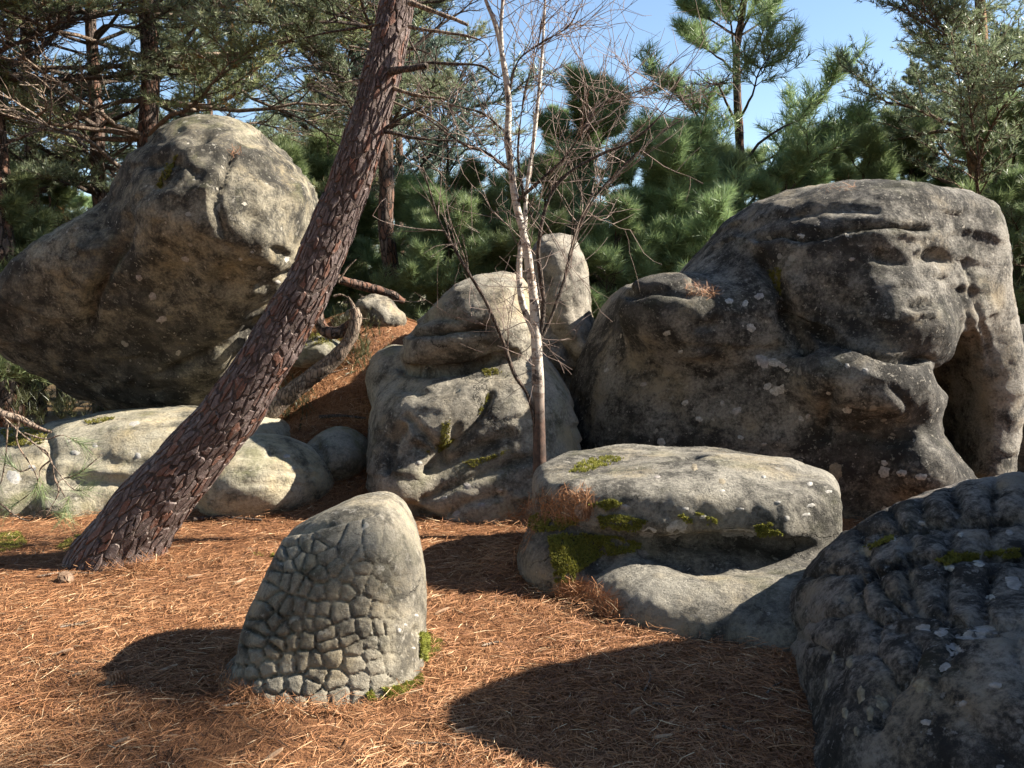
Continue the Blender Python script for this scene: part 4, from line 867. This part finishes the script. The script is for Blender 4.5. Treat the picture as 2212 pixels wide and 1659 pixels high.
# the forest goes on round the clearing: a high crown to the right dapples the foreground, tall pines stand behind and to the left
high = make_pine('high_pine', 29, 11.5, .12, 8.2, 2.0, .2, 0, 2, (12, .095, .011), nm_scots, bark_grey, dead=.2, whorl=.6, form='round')
plant(high, 'pine', 12.4, 3.2, 1.0, 1.0, 'slim pine with a small high crown beyond the cracked boulder')
rs = np.random.RandomState(9)
for x, y in ((-9.5, 3), (-11, 7.5), (-8.5, -1.5), (-6, -4), (-3.4, -5.5), (-.8, -4.2), (1.8, -5.8), (4.4, -4.6), (7.2, -6.2), (-12, -5), (-7.5, -9), (-2, -9.5), (3, -10), (8, -11), (10.5, -5.5), (-13, 2)):
    kk = ('tall_a', 'tall_c', 'trunky')[rs.randint(3)]; plant(kinds[kk][0], 'pine', x + rs.uniform(-.5, .5), y, rs.uniform(0, 6.28), rs.uniform(1.0, 1.25), kinds[kk][2].replace('deep in the background forest', 'across the clearing from the boulders'), 'pines across the clearing')
print('forest', round(time.time() - T0, 1))
# ---------------------------------------------------------------- looking up surfaces
CAMP = Vector((0, 0, CAMZ))
SPH = {}
for k_, (bv_, o_, V_, F_) in BV.items():
    c_ = (V_.min(0) + V_.max(0)) / 2; SPH[k_] = (Vector(c_), float(np.linalg.norm(V_ - c_, axis=1).max()))
def gzv(x, y):
    i = np.clip(np.searchsorted(gx, x) - 1, 0, len(gx) - 2); j = np.clip(np.searchsorted(gy, y) - 1, 0, len(gy) - 2); a = (x - gx[i]) / (gx[i + 1] - gx[i]); c = (y - gy[j]) / (gy[j + 1] - gy[j])
    return GZ[i, j] * (1 - a) * (1 - c) + GZ[i + 1, j] * a * (1 - c) + GZ[i, j + 1] * (1 - a) * c + GZ[i + 1, j + 1] * a * c
def hit(x, y, only=None):
    d = Vector(U(x, y, 5.0)) - CAMP; d.normalize(); best = None
    for k, (bv, o, V, F) in BV.items():
        if only is not None and k != only: continue
        c, rad = SPH[k]; e = c - CAMP; t = e.dot(d)
        if t < 0 or (e - d * t).length_squared > rad * rad: continue
        h = bv.ray_cast(CAMP, d, 30)
        if h[0] is not None and (best is None or h[3] < best[2]): best = (np.array(h[0]), np.array(h[1]), h[3], k)
    if only is None:      # ground
        t = np.arange(2.0, 16.0, .06); z = gzv(t * d.x, t * d.y) - (CAMZ + t * d.z); k = np.argmax(z > 0)
        if z[k] > 0:
            s = t[k] - .06 * z[k] / (z[k] - z[k - 1] + 1e-9) if k else t[0]; p = CAMP + d * float(s)
            if best is None or s < best[2]: best = (np.array(p), np.array((0, 0, 1.0)), s, 'ground')
    return best
def owner(k): return ground if k == 'ground' else BV[k][1]
rs = np.random.RandomState(31)
def inpoly(pts, n):
    pts = np.array(pts); lo, hi = pts.min(0), pts.max(0); out = []
    while len(out) < n:
        q = lo + rs.rand(4 * n, 2) * (hi - lo); s = poly2d([tuple(p) for p in pts], q[:, 0], q[:, 1]); out += list(q[s < 0])
    return np.array(out[:n])

# ---------------------------------------------------------------- lichen rosettes
lich = plain_mat('lichen', (.42, .40, .365), (.22, .21, .195), 60, bump=.5, dist=.006)
lich_p = plain_mat('lichen_pinkish', (.36, .325, .30), (.20, .18, .165), 40, bump=.5, dist=.006)
lich_y = plain_mat('lichen_tan', (.27, .23, .165), (.13, .11, .08), 45, bump=.5, dist=.006)
def rosette(x, y, rx, ry, m):
    h = hit(x, y)
    if h is None or h[3] == 'ground': return
    bv, o = BV[h[3]][:2]; n = 22; a0 = rs.rand() * 6; P = []; ok = True
    for ring in (0, .55, 1.0):
        for k in range(n if ring else 1):
            a = 2 * math.pi * k / n; w = ring * (1 + .16 * math.sin(2 * a + a0) + .10 * math.sin(5 * a + 2.3 * a0) + .05 * math.sin(9 * a + 4 * a0))
            g = hit(x + rx * w * math.cos(a), y + ry * w * math.sin(a), h[3])
            if g is None or abs(g[2] - h[2]) > .25: return
            P.append(g[0] + g[1] * (.003 if ring < 1 else -.003))
    k = np.arange(n); k2 = (k + 1) % n
    F = np.vstack((np.stack((np.zeros(n, int), 1 + k2, 1 + k), 1), np.stack((1 + k, 1 + k2, 1 + n + k2), 1), np.stack((1 + k, 1 + n + k2, 1 + n + k), 1)))
    c = np.array(o.location); P = np.array(P)
    if (normals(P, F)[0] * (CAMP - Vector(P[0]))).sum() < 0: F = F[:, ::-1]
    link('lichen', mesh('lichen', P - c, F), o, m)
for x, y, r in ((1622, 708, 13), (1648, 780, 20), (1672, 783, 16), (1690, 790, 10), (1658, 835, 11), (1680, 843, 18), (1590, 888, 13), (1830, 887, 11), (1510, 905, 9), (1428, 955, 13), (1948, 1022, 13), (1910, 1020, 17), (1990, 1030, 14), (1910, 1000, 9), (1575, 650, 10), (1640, 640, 12), (1610, 655, 9), (1700, 800, 7), (1870, 800, 8), (1790, 850, 6), (1830, 790, 7), (1560, 870, 7), (1730, 905, 8), (1600, 945, 8), (1480, 870, 9), (1650, 960, 7), (1310, 800, 7), (1390, 830, 8), (1730, 510, 10), (1840, 560, 7), (1910, 1100, 9), (1745, 900, 7), (1440, 720, 9), (1470, 760, 7)):
    rosette(x, y, r, r * .85, lich if rs.rand() < .6 else lich_p)
for x, y, r in ((1805, 1020, 22), (1500, 1010, 10), (1560, 1040, 9)): rosette(x, y, r, r, lich_y)
for x, y, rx, ry in ((1462, 1140, 30, 24), (1400, 1150, 22, 13), (1580, 1150, 30, 13), (1620, 1152, 14, 10), (1350, 1095, 12, 8), (1700, 1120, 9, 7), (1752, 1092, 11, 6), (1742, 1112, 11, 6), (1790, 1062, 9, 5), (1812, 1088, 7, 9), (1480, 1100, 10, 6), (1560, 1060, 7, 4), (1750, 1045, 9, 5), (1650, 1030, 7, 4), (1420, 1030, 8, 4), (1390, 1195, 16, 8), (1520, 1117, 12, 6), (1600, 1100, 9, 5), (1680, 1085, 8, 5), (1260, 1060, 7, 4)): rosette(x, y, rx, ry, lich if rs.rand() < .7 else lich_p)
for x, y, rx, ry in ((162, 978, 11, 8), (298, 984, 9, 7), (205, 963, 8, 6), (30, 1030, 22, 16), (70, 1010, 12, 8), (290, 915, 14, 7), (300, 1024, 6, 5), (258, 1062, 6, 5), (620, 985, 9, 6), (640, 1100, 10, 5)): rosette(x, y, rx, ry, lich)
for x, y, rx, ry, m in ((2110, 1368, 44, 17, 1), (2060, 1402, 20, 17, 1), (2035, 1365, 18, 14, 1), (2040, 1440, 16, 10, 1), (1995, 1355, 16, 10, 1), (2190, 1260, 24, 18, 1), (2115, 1218, 18, 9, 0), (2050, 1225, 14, 10, 0), (1860, 1500, 10, 26, 2), (1835, 1430, 9, 16, 2), (1905, 1520, 16, 22, 2), (1825, 1540, 8, 18, 2), (1880, 1540, 9, 22, 2), (1990, 1480, 30, 16, 2), (1868, 1190, 14, 16, 2), (1800, 1420, 6, 14, 2), (2140, 1290, 12, 8, 0), (2075, 1155, 10, 6, 0), (1925, 1165, 12, 8, 0), (1990, 1130, 10, 6, 1), (2180, 1150, 12, 7, 1), (2150, 1480, 16, 10, 1), (2080, 1520, 12, 8, 1), (2000, 1560, 12, 10, 1), (1785, 1480, 5, 16, 2), (1850, 1580, 7, 16, 2)): rosette(x, y, rx, ry, (lich, lich_p, lich_y)[m])
for x, y, r in ((862, 1362, 7), (876, 1350, 5), (900, 1330, 6), (893, 1400, 5), (1010, 1050, 10), (1040, 1090, 9), (960, 1075, 8), (985, 1110, 10), (1080, 1060, 8), (905, 1000, 8), (560, 580, 7), (600, 610, 8), (520, 560, 6), (545, 545, 5), (400, 560, 10), (330, 640, 12), (350, 690, 12), (300, 600, 10), (620, 560, 8)): rosette(x, y, r, r * .8, lich if r < 9 else lich_p)

# ---------------------------------------------------------------- moss cushions
moss_m = needle_mat('moss', ((.15, .155, .03), (.29, .28, .055), (.42, .38, .09)), trans=.25, rough=.9)
def moss(polys, dens, hgt=.014, only=None):
    by = {}
    for pts in polys:
        ar = abs(sum(a[0] * b[1] - a[1] * b[0] for a, b in zip(pts, pts[1:] + pts[:1]))) / 2
        for q in inpoly(pts, int(ar * dens)):
            h = hit(*q, only)
            if h is None: continue
            g = fbm(h[0][None], 14, 3, 4.0)[0]
            if g < -.22: continue
            by.setdefault(h[3], []).append((h[0] + h[1] * (.004 + .012 * max(0, g + .1)), h[1]))
    for k, v in by.items():
        o = owner(k); P = np.array([a for a, b in v]) - np.array(o.location); D = np.array([b for a, b in v]) + rs.normal(size=(len(v), 3)) * .35
        me = needles('moss', P, D, 9, hgt, .0055, 77, (.1, 1.1)); m = link('moss', me, o, moss_m); m['kind'] = 'stuff'
moss([[(1228, 1022), (1250, 1000), (1300, 988), (1350, 990), (1320, 1005), (1270, 1020)], [(1120, 1125), (1180, 1105), (1250, 1120), (1240, 1145), (1160, 1150)], [(1290, 1115), (1340, 1112), (1400, 1125), (1380, 1145), (1300, 1140)], [(1465, 1112), (1500, 1105), (1545, 1120), (1550, 1135), (1480, 1128)], [(1625, 1135), (1665, 1130), (1690, 1155), (1640, 1155)],
      [(1185, 1160), (1240, 1150), (1330, 1158), (1385, 1175), (1370, 1195), (1300, 1200), (1250, 1235), (1200, 1250), (1190, 1200)], [(1270, 1090), (1320, 1078), (1345, 1090), (1300, 1105)], [(1195, 1235), (1250, 1225), (1240, 1255), (1200, 1258)]], .22, .014)
moss([[(2020, 1210), (2060, 1195), (2120, 1195), (2110, 1208), (2040, 1222)], [(2120, 1196), (2200, 1188), (2205, 1200), (2130, 1208)], [(1870, 1182), (1930, 1158), (1935, 1166), (1880, 1188)]], .3, .012)
moss([[(920, 975), (945, 960), (985, 945), (970, 965), (930, 985)], [(955, 915), (972, 905), (968, 950), (950, 965)], [(1040, 800), (1080, 795), (1085, 806), (1050, 815)], [(1035, 880), (1052, 850), (1056, 858), (1030, 900)], [(1000, 1000), (1060, 985), (1100, 970), (1095, 978), (1020, 1010)]], .25, .014)
moss([[(0, 930), (60, 925), (110, 930), (90, 960), (20, 965)], [(180, 910), (250, 900), (250, 908), (190, 918)], [(365, 345), (385, 335), (370, 375), (345, 410), (340, 400)], [(1660, 585), (1690, 575), (1685, 640), (1670, 620)]], .2, .018)
moss([[(905, 1365), (930, 1375), (955, 1390), (950, 1410), (920, 1430), (905, 1420)], [(790, 1498), (850, 1485), (910, 1462), (915, 1478), (850, 1505), (800, 1512)], [(120, 1185), (165, 1160), (200, 1150), (205, 1180), (160, 1195)], [(0, 1155), (40, 1150), (60, 1180), (0, 1195)]], .3, .018)
moss([[(650, 720), (700, 712), (760, 715), (740, 735), (680, 745), (640, 750)], [(540, 1200), (600, 1195), (590, 1205)]], .12, .02)
print('moss', round(time.time() - T0, 1))

# ---------------------------------------------------------------- fallen needles
b = NB('fallen_needle'); t_ = b.attr('tone'); c_ = b.mix(b.ramp(t_, 0, .5), (.12, .05, .025), (.31, .145, .065)); c_ = b.mix(b.ramp(t_, .5, .85), c_, (.44, .25, .13)); c_ = b.mix(b.ramp(t_, .9, 1), c_, (.60, .44, .27)); b.put(b.b.inputs['Base Color'], c_); b.b.inputs['Roughness'].default_value = .6
fall_m = b.m
def strewn(name, P, Nn, ln, wd, lift, parent=None, origin=(0, 0, 0), messy=.12):
    """bent needle strips lying on points P with normals Nn"""
    M = len(P); X = rs.normal(size=(M, 3)); X -= (X * Nn).sum(1, keepdims=True) * Nn; X /= np.linalg.norm(X, axis=1, keepdims=True); X += Nn * rs.normal(size=(M, 1)) * messy; Y = np.cross(Nn, X); Y /= np.linalg.norm(Y, axis=1, keepdims=True)
    L = ln * rs.uniform(.5, 1.15, (M, 1)); bend = Y * L * rs.normal(size=(M, 1)) * .13; w = wd * rs.uniform(.7, 1.2, (M, 1)); up = Nn * lift * rs.rand(M, 1) ** 2
    a, c, e = P - X * L * .5 + up, P + bend + up + Nn * .004, P + X * L * .5 + up * 1.3; tw = Nn * w * rs.uniform(-.5, .5, (M, 1)); S = Y * w * .5 + tw
    V = np.stack((a - S, a + S, c - S, c + S, e), 1).reshape(-1, 3) - np.array(origin); i = np.arange(M)[:, None] * 5
    F = np.concatenate((i + [0, 2, 3], i + [0, 3, 1], i + [2, 4, 3])); me = mesh(name, V, F, False)
    tone = np.clip(rs.beta(2, 2, M) * .9 + .42 * fbm(P, 1.3, 3, 6.0), 0, .9); tone = np.where(rs.rand(M) < .03, 1.0, tone); fattr(me, 'tone', np.repeat(tone, 5))
    o = link(name, me, parent, fall_m); o['kind'] = 'stuff'; return o
M = 130000; d = 2.75 * (9.5 / 2.75) ** rs.rand(M); x = rs.uniform(-.62, .60, M) * d
m_ = (d < 7.5) | ((x < -.2) & (x > -3.4)); x, d = np.concatenate((x[m_], rs.uniform(-3.0, -.3, 26000))), np.concatenate((d[m_], rs.uniform(7.4, 10.2, 26000))); bare_ = fbm(np.stack((x, d, 0 * x), 1), .75, 3, 9.0) + .25 * fbm(np.stack((x, d, 0 * x), 1), 6, 2, 3.0); m_ = (bare_ < .22) | (rs.rand(len(x)) < .25); x, d = x[m_], d[m_]; z = ground_h(x, d); e_ = .03
nx, ny = (ground_h(x + e_, d) - ground_h(x - e_, d)) / (2 * e_), (ground_h(x, d + e_) - ground_h(x, d - e_)) / (2 * e_); Nn = np.stack((-nx, -ny, np.ones_like(nx)), 1); Nn /= np.linalg.norm(Nn, axis=1, keepdims=True)
lit = strewn('needle_litter', np.stack((x, d, z + .003), 1), Nn, .12, .0023, .014); tag(lit, 'carpet of fallen orange brown pine needles covering the clearing', 'pine needles')
def pile(pts, n, ln=.13, lift=.04, messy=.5):
    by = {}
    for q in inpoly(pts, n):
        h = hit(*q)
        if h is not None: by.setdefault(h[3], []).append((h[0], h[1]))
    for k, v in by.items():
        o = owner(k); strewn('fallen_needles', np.array([a for a, b in v]), np.array([b for a, b in v]), ln, .0022, lift, o, o.location, messy)
pile([(1175, 1100), (1215, 1055), (1275, 1060), (1280, 1095), (1240, 1125), (1180, 1130)], 420, lift=.03, messy=.3)
pile([(1090, 1110), (1170, 1060), (1200, 1080), (1140, 1180), (1080, 1260), (1040, 1230)], 700, lift=.04, messy=.3)
pile([(1240, 1255), (1300, 1275), (1345, 1310), (1330, 1340), (1250, 1330), (1200, 1270)], 900, lift=.05, messy=.25)
pile([(1480, 618), (1520, 625), (1565, 640), (1530, 645), (1490, 635)], 160)
pile([(495, 328), (520, 325), (515, 340), (500, 342)], 40); pile([(1780, 408), (1850, 402), (1840, 412), (1790, 416)], 40)
pile([(200, 1200), (340, 1210), (360, 1240), (260, 1250), (170, 1230)], 900, lift=.06); pile([(470, 1440), (520, 1480), (600, 1530), (760, 1535), (740, 1550), (560, 1545), (460, 1480)], 500, lift=.03)
# drifts of needles against the feet of the rocks
dP = []
for k_, (bv_, o_, V_, F_) in BV.items():
    lo_, hi_ = V_.min(0) - .2, V_.max(0) + .2
    if lo_[1] > 8.6 or lo_[0] > 2.6 or lo_[2] > .5: continue
    n_ = int(min(9000, 2600 * (hi_[0] - lo_[0]) * (hi_[1] - lo_[1]))); xs_, ys_ = rs.uniform(lo_[0], hi_[0], n_), rs.uniform(lo_[1], hi_[1], n_); zs_ = gzv(xs_, ys_)
    for a_, c_, e_ in zip(xs_, ys_, zs_):
        if abs(a_) > .6 * c_: continue
        h_ = bv_.find_nearest(Vector((a_, c_, e_ + .02)), .13)
        if h_[0] is not None and (Vector((a_, c_, e_ + .02)) - h_[0]).dot(h_[1]) > 0:
            dP.append((a_, c_, e_ + .045 * (1 - h_[3] / .13) * rs.rand()))
dP = np.array(dP); dN = np.tile((0, 0, 1.0), (len(dP), 1)); dr = strewn('needle_drift', dP, dN, .11, .0022, .03, None, (0, 0, 0), .22); tag(dr, 'loose fallen needles drifted against the feet of the rocks', 'pine needles')
print('drift', len(dP)); print('litter', round(time.time() - T0, 1))

# ---------------------------------------------------------------- bent trunk on the mound
def Z4(x, y): return (x * .4085, 474.4 + y * .4085)
def free_tube(pts, conv, d, n, seg, lump):
    c = np.array([np.append(U(*conv(x, y), d + (q[3] if len(q) > 3 else 0)), r * (conv(1, 0)[0] - conv(0, 0)[0]) * mpu(d)) for q in pts for x, y, r in [q[:3]]]); s = spline(c, n); return tube(s[:, :3], np.maximum(s[:, 3], .002), seg, True, lump)
bp = U(*Z4(1450, 985), 8.25); bent_o = np.array((bp[0], 8.25, gz(bp[0], 8.25)))
bent = empty('bent_pine', bent_o, 'crooked pale barked trunk bending up from the needle mound, one limb looped back', 'tree')
V, F = free_tube([(1380, 1060, 60), (1480, 960, 52), (1560, 900, 48), (1650, 830, 45), (1740, 760, 42), (1820, 680, 38), (1868, 590, 34), (1882, 520, 30), (1872, 470, 26)], Z4, 8.25, 60, 14, (.02, 7, 3)); link('trunk', mesh('bent_trunk', V - bent_o, F), bent, bark_pale)
V, F = free_tube([(1872, 480, 16), (1860, 440, 9), (1840, 405, 2)], Z4, 8.25, 10, 7, (.002, 9, 3)); link('stub', mesh('stub', V - bent_o, F), bent, bark_pale)
idd = lambda x, y: (x, y)
V, F = free_tube([(760, 700, 12), (735, 717, 13), (705, 716, 13), (690, 695, 12), (687, 665, 11, .05), (690, 635, 10, .1), (700, 610, 10, .15), (722, 602, 10, .2), (760, 612, 10, .25), (800, 622, 10, .3), (840, 633, 9, .35), (872, 652, 8, .4)], idd, 8.3, 70, 12, (.012, 9, 5)); link('limb', mesh('limb', V - bent_o, F), bent, bark_grey)
for x0, y0, x1, y1 in ((720, 640, 755, 645), (700, 630, 690, 560), (730, 610, 770, 560), (760, 700, 800, 690), (690, 690, 650, 640)):
    V, F = free_tube([(x0, y0, 3), ((x0 + x1) / 2, (y0 + y1) / 2 - 6, 2.2), (x1, y1, .8)], idd, 8.35, 10, 5, (.003, 12, 1)); link('twig', mesh('bent_twig', V - bent_o, F), bent, bark_pale)

# ---------------------------------------------------------------- low pine branch reaching in beside the slab
lo_o = np.array((-3.45, 5.3, 0.0)); low = empty('low_pine', lo_o, 'bare twiggy low pine branch with green needle tufts before the pale slab', 'tree')
V, F = tube(spline([(-3.45, 5.3, -.1), (-3.42, 5.3, .6), (-3.5, 5.35, 1.4), (-3.45, 5.3, 2.4)], 20), np.linspace(.07, .03, 20), 10, True, (.01, 6, 1)); link('trunk', mesh('low_trunk', V - lo_o, F), low, bark_grey)
c0 = U(*Z4(-60, 1015), 5.2); pts = [(-3.45, 5.3, 1.0), tuple(c0)] + [tuple(U(*Z4(x, y), 5.15)) for x, y in ((0, 1030), (100, 1052), (180, 1092), (272, 1125))]; s = spline(pts, 30)
V, F = tube(s, np.interp(np.linspace(0, 1, 30), (0, .5, 1), (.035, .024, .008)), 9, True, (.005, 12, 1)); link('branch', mesh('low_branch', V - lo_o, F), low, bark_pale)
tips = []
for k, tp in enumerate(([(20, 1045), (110, 1130), (200, 1200), (270, 1270), (290, 1370), (350, 1480), (345, 1540)], [(100, 1060), (90, 1180), (170, 1310), (200, 1400), (130, 1470), (40, 1530)], [(200, 1200), (250, 1230), (280, 1300), (380, 1420), (440, 1430)], [(40, 1080), (30, 1250), (0, 1400), (-60, 1450)], [(290, 1370), (310, 1440), (270, 1520), (240, 1570)], [(130, 1130), (240, 1160), (330, 1140), (420, 1180)], [(170, 1310), (110, 1330), (50, 1290)], [(300, 1400), (330, 1370), (420, 1340), (540, 1240)], [(0, 1500), (90, 1570), (160, 1590), (220, 1540), (330, 1560)], [(270, 1270), (210, 1330), (230, 1440)])):
    c = np.array([U(*Z4(x, y), 5.12 - .05 * (k % 3) + .012 * i * ((k % 2) * 2 - 1)) for i, (x, y) in enumerate(tp)]); s = spline(c, 22); V, F = tube(s, np.linspace(.0055, .002, 22), 5, True, (.003, 20, k)); link('twig', mesh('low_twig', V - lo_o, F), low, bark_pale); tips.append((s[-1], s[-1] - s[-3]))
    if k in (1, 4, 7): tips.append((s[14], s[14] - s[12]))
tp = [tips[i] for i in range(len(tips)) if i not in (5, 6, 9)]
P = np.array([t[0] for t in tp]); D = np.array([t[1] for t in tp]); D = D / np.linalg.norm(D, axis=1, keepdims=True)
P = np.vstack((P, P - D * .03)); D = np.vstack((D, D)); link('needles', needles('low_needles', P - lo_o, D, 26, .135, .0028, 5, (.25, 1.0)), low, nm_long)

# ---------------------------------------------------------------- sticks, cones, heather
def ground_stick(name, pts, r, label, m, group=None, cat='stick', zl=.012):
    w = []
    for x, y in pts:
        h = hit(x, y); w.append((h[0] if h is not None else U(x, y, 6.0)) + np.array((0, 0, zl)))
    s = spline(w, 24); V, F = tube(s, np.linspace(r, r * .45, 24), 7, True, (r * .25, 14, 2)); c = s.mean(0); o = link(name, mesh(name, V - c, F), mat=m); o.location = c; tag(o, label, cat, group); return o
ground_stick('stick', [(418, 1128), (470, 1122), (520, 1126), (565, 1129)], .016, 'dark fallen stick lying before the rounded pale boulder', wood_dark, zl=.02)
ground_stick('stick', [(655, 840), (700, 815), (750, 800)], .012, 'thin pale fallen branch on the mound beside the bent trunk', bark_pale, zl=.02)
ground_stick('stick', [(700, 780), (740, 745), (775, 730)], .012, 'short fallen branch high on the needle mound', wood_dark, zl=.02)
ground_stick('stick', [(690, 905), (740, 903), (790, 908)], .018, 'fallen branch lying across the orange needle slope', wood_dark, zl=.02)
for pts in (((1655, 1505), (1668, 1490), (1690, 1478)), ((1410, 1525), (1440, 1530), (1475, 1532)), ((1560, 1575), (1600, 1590), (1620, 1605)), ((130, 1360), (170, 1352), (210, 1340)), ((480, 1532), (530, 1525), (580, 1530)), ((880, 1615), (940, 1612), (1000, 1622)), ((80, 1250), (140, 1240), (200, 1243)), ((1390, 1500), (1405, 1470), (1400, 1455)), ((1040, 1400), (1075, 1392), (1090, 1394))):
    ground_stick('twig', pts, .006, 'thin pale twig on the needles ' + ('near the foot of the leaning pine' if pts[0][0] < 450 else 'beside the scaly boulder' if pts[0][0] < 1100 else 'in the shade before the flat topped rock'), bark_pale, 'twigs scattered on the needles', 'twig')
chip_m = plain_mat('bark_chip_pale', (.36, .25, .16), (.24, .14, .085), 20)
for x, y, a, l in ((135, 1415, .2, .05), (165, 1465, -.3, .03), (365, 1450, .8, .05), (590, 1640, .5, .05), (1430, 1600, 0, .05), (1370, 1545, .3, .04), (420, 1250, .5, .05), (1000, 1585, .2, .05), (955, 1325, .6, .05), (520, 1260, 1.2, .06), (260, 1610, 0, .05)):
    h = hit(x, y); n = 9; th = np.linspace(0, 2 * np.pi, n, endpoint=False); rr = rs.uniform(.7, 1.1, n); top = np.stack((np.cos(th) * l * rr, np.sin(th) * l * .28 * rr, .006 + .01 * np.cos(th)), 1); bot = top - np.array((0, 0, .007))
    k = np.arange(n); k2 = (k + 1) % n; V = np.vstack((top, bot, [[0, 0, .012]])); F = np.vstack((np.stack((k, k2, np.full(n, 2 * n)), 1), np.stack((k + n, k2 + n, k2), 1), np.stack((k + n, k2, k), 1)))
    o = link('bark_chip', mesh('bark_chip', V, F, False), mat=chip_m); o.location = h[0] + np.array((0, 0, .012)); o.rotation_euler = (rs.normal() * .1, rs.normal() * .1, a); tag(o, 'pale flake of bark on the needles ' + ('near the foot of the leaning pine' if x < 450 else 'beside the scaly boulder' if x < 1100 else 'in the shade before the flat topped rock'), 'bark flake', 'bark flakes on the needles')
cone_m = plain_mat('cone_scale', (.16, .10, .065), (.30, .21, .15), 30)
Vs, Fs, n0 = [], [], 0
for k in range(70):
    f = k / 70; a = k * 2.39996; zc = -.032 + .064 * f; rad = .019 * math.sin(math.pi * (.12 + .82 * f)) ** .7; c, s_ = math.cos(a), math.sin(a)
    L, W = .012 + .006 * (1 - f), .007; o_ = np.array((c * rad * .5, s_ * rad * .5, zc)); out = np.array((c, s_, .55)) * L + np.array((c, s_, 0)) * rad * .4; sd_ = np.array((-s_, c, 0)) * W
    Vs.append(np.array((o_ - sd_ * .5, o_ + sd_ * .5, o_ + out + sd_, o_ + out - sd_, o_ + out * 1.25 + (0, 0, -.002)))); Fs += [(n0, n0 + 1, n0 + 2), (n0, n0 + 2, n0 + 3), (n0 + 3, n0 + 2, n0 + 4)]; n0 += 5
cone_me = mesh('pine_cone', np.vstack(Vs), np.array(Fs), False)
for x, y, lb in ((142, 1257, 'brown pine cone lying on the needles near the foot of the leaning pine'), (1262, 1103, 'brown pine cone caught in needles on the flat topped rock'), (257, 1481, 'brown pine cone lying in the open needle carpet away from the rocks')):
    h = hit(x, y); o = link('pine_cone', cone_me, mat=cone_m); o.location = h[0] + h[1] * .018; o.rotation_euler = (1.35, .3, x); o.scale = (1.25,) * 3; tag(o, lb, 'pine cone')
hm = needle_mat('heather', ((.05, .06, .025), (.11, .11, .05), (.20, .16, .08)), trans=.2)
def heather(x, y, n, spread, hgt, label):
    h = hit(x, y)
    if h is None: return
    h = h[0]; A = np.column_stack((rs.normal(size=(n, 2)) * spread, np.zeros(n))); A[:, 2] = [gz(h[0] + a[0], h[1] + a[1]) - h[2] - .01 for a in A]; D = rs.normal(size=(n, 3)) * .4 + np.array((0, 0, 1)); D /= np.linalg.norm(D, axis=1, keepdims=True)
    P = np.vstack([A + D * hgt * f * rs.uniform(.6, 1.1, (n, 1)) for f in (.15, .35, .55, .75, .95)]); o = link('heather', needles('heather', P, np.vstack([D] * 5), 9, .05, .004, 3, (.1, .7)), mat=hm); o.location = h; tag(o, label, 'plant')
heather(612, 893, 90, .12, .22, 'small olive heather clump beside the leaning trunk on the slope'); heather(745, 720, 60, .12, .2, 'thin grassy clump under the looped limb of the bent trunk'); heather(770, 770, 40, .1, .16, 'tiny grassy clump on the needle slope beside the stacked rock'); heather(700, 690, 70, .15, .3, 'dry grass clump behind the looped limb on the mound')
for x, d_, k in ((-4.6, 13, 1), (-5.6, 15, 2), (-3.6, 14, 3), (-6.3, 12.2, 4), (3.6, 13, 5), (6.2, 12.2, 6), (-2.4, 12.6, 7)):
    n = 160; o = link('undergrowth', needles('undergrowth', np.column_stack((rs.normal(size=(n, 2)) * .5, rs.uniform(.05, .55, n))), rs.normal(size=(n, 3)) * .5 + np.array((0, 0, 1)), 16, .16, .008, k, (.1, .9)), mat=hm); o.location = (x, d_, gz(x, d_)); tag(o, 'low olive undergrowth on the forest floor behind the boulders', 'shrub', 'undergrowth clumps')
print('done', round(time.time() - T0, 1))
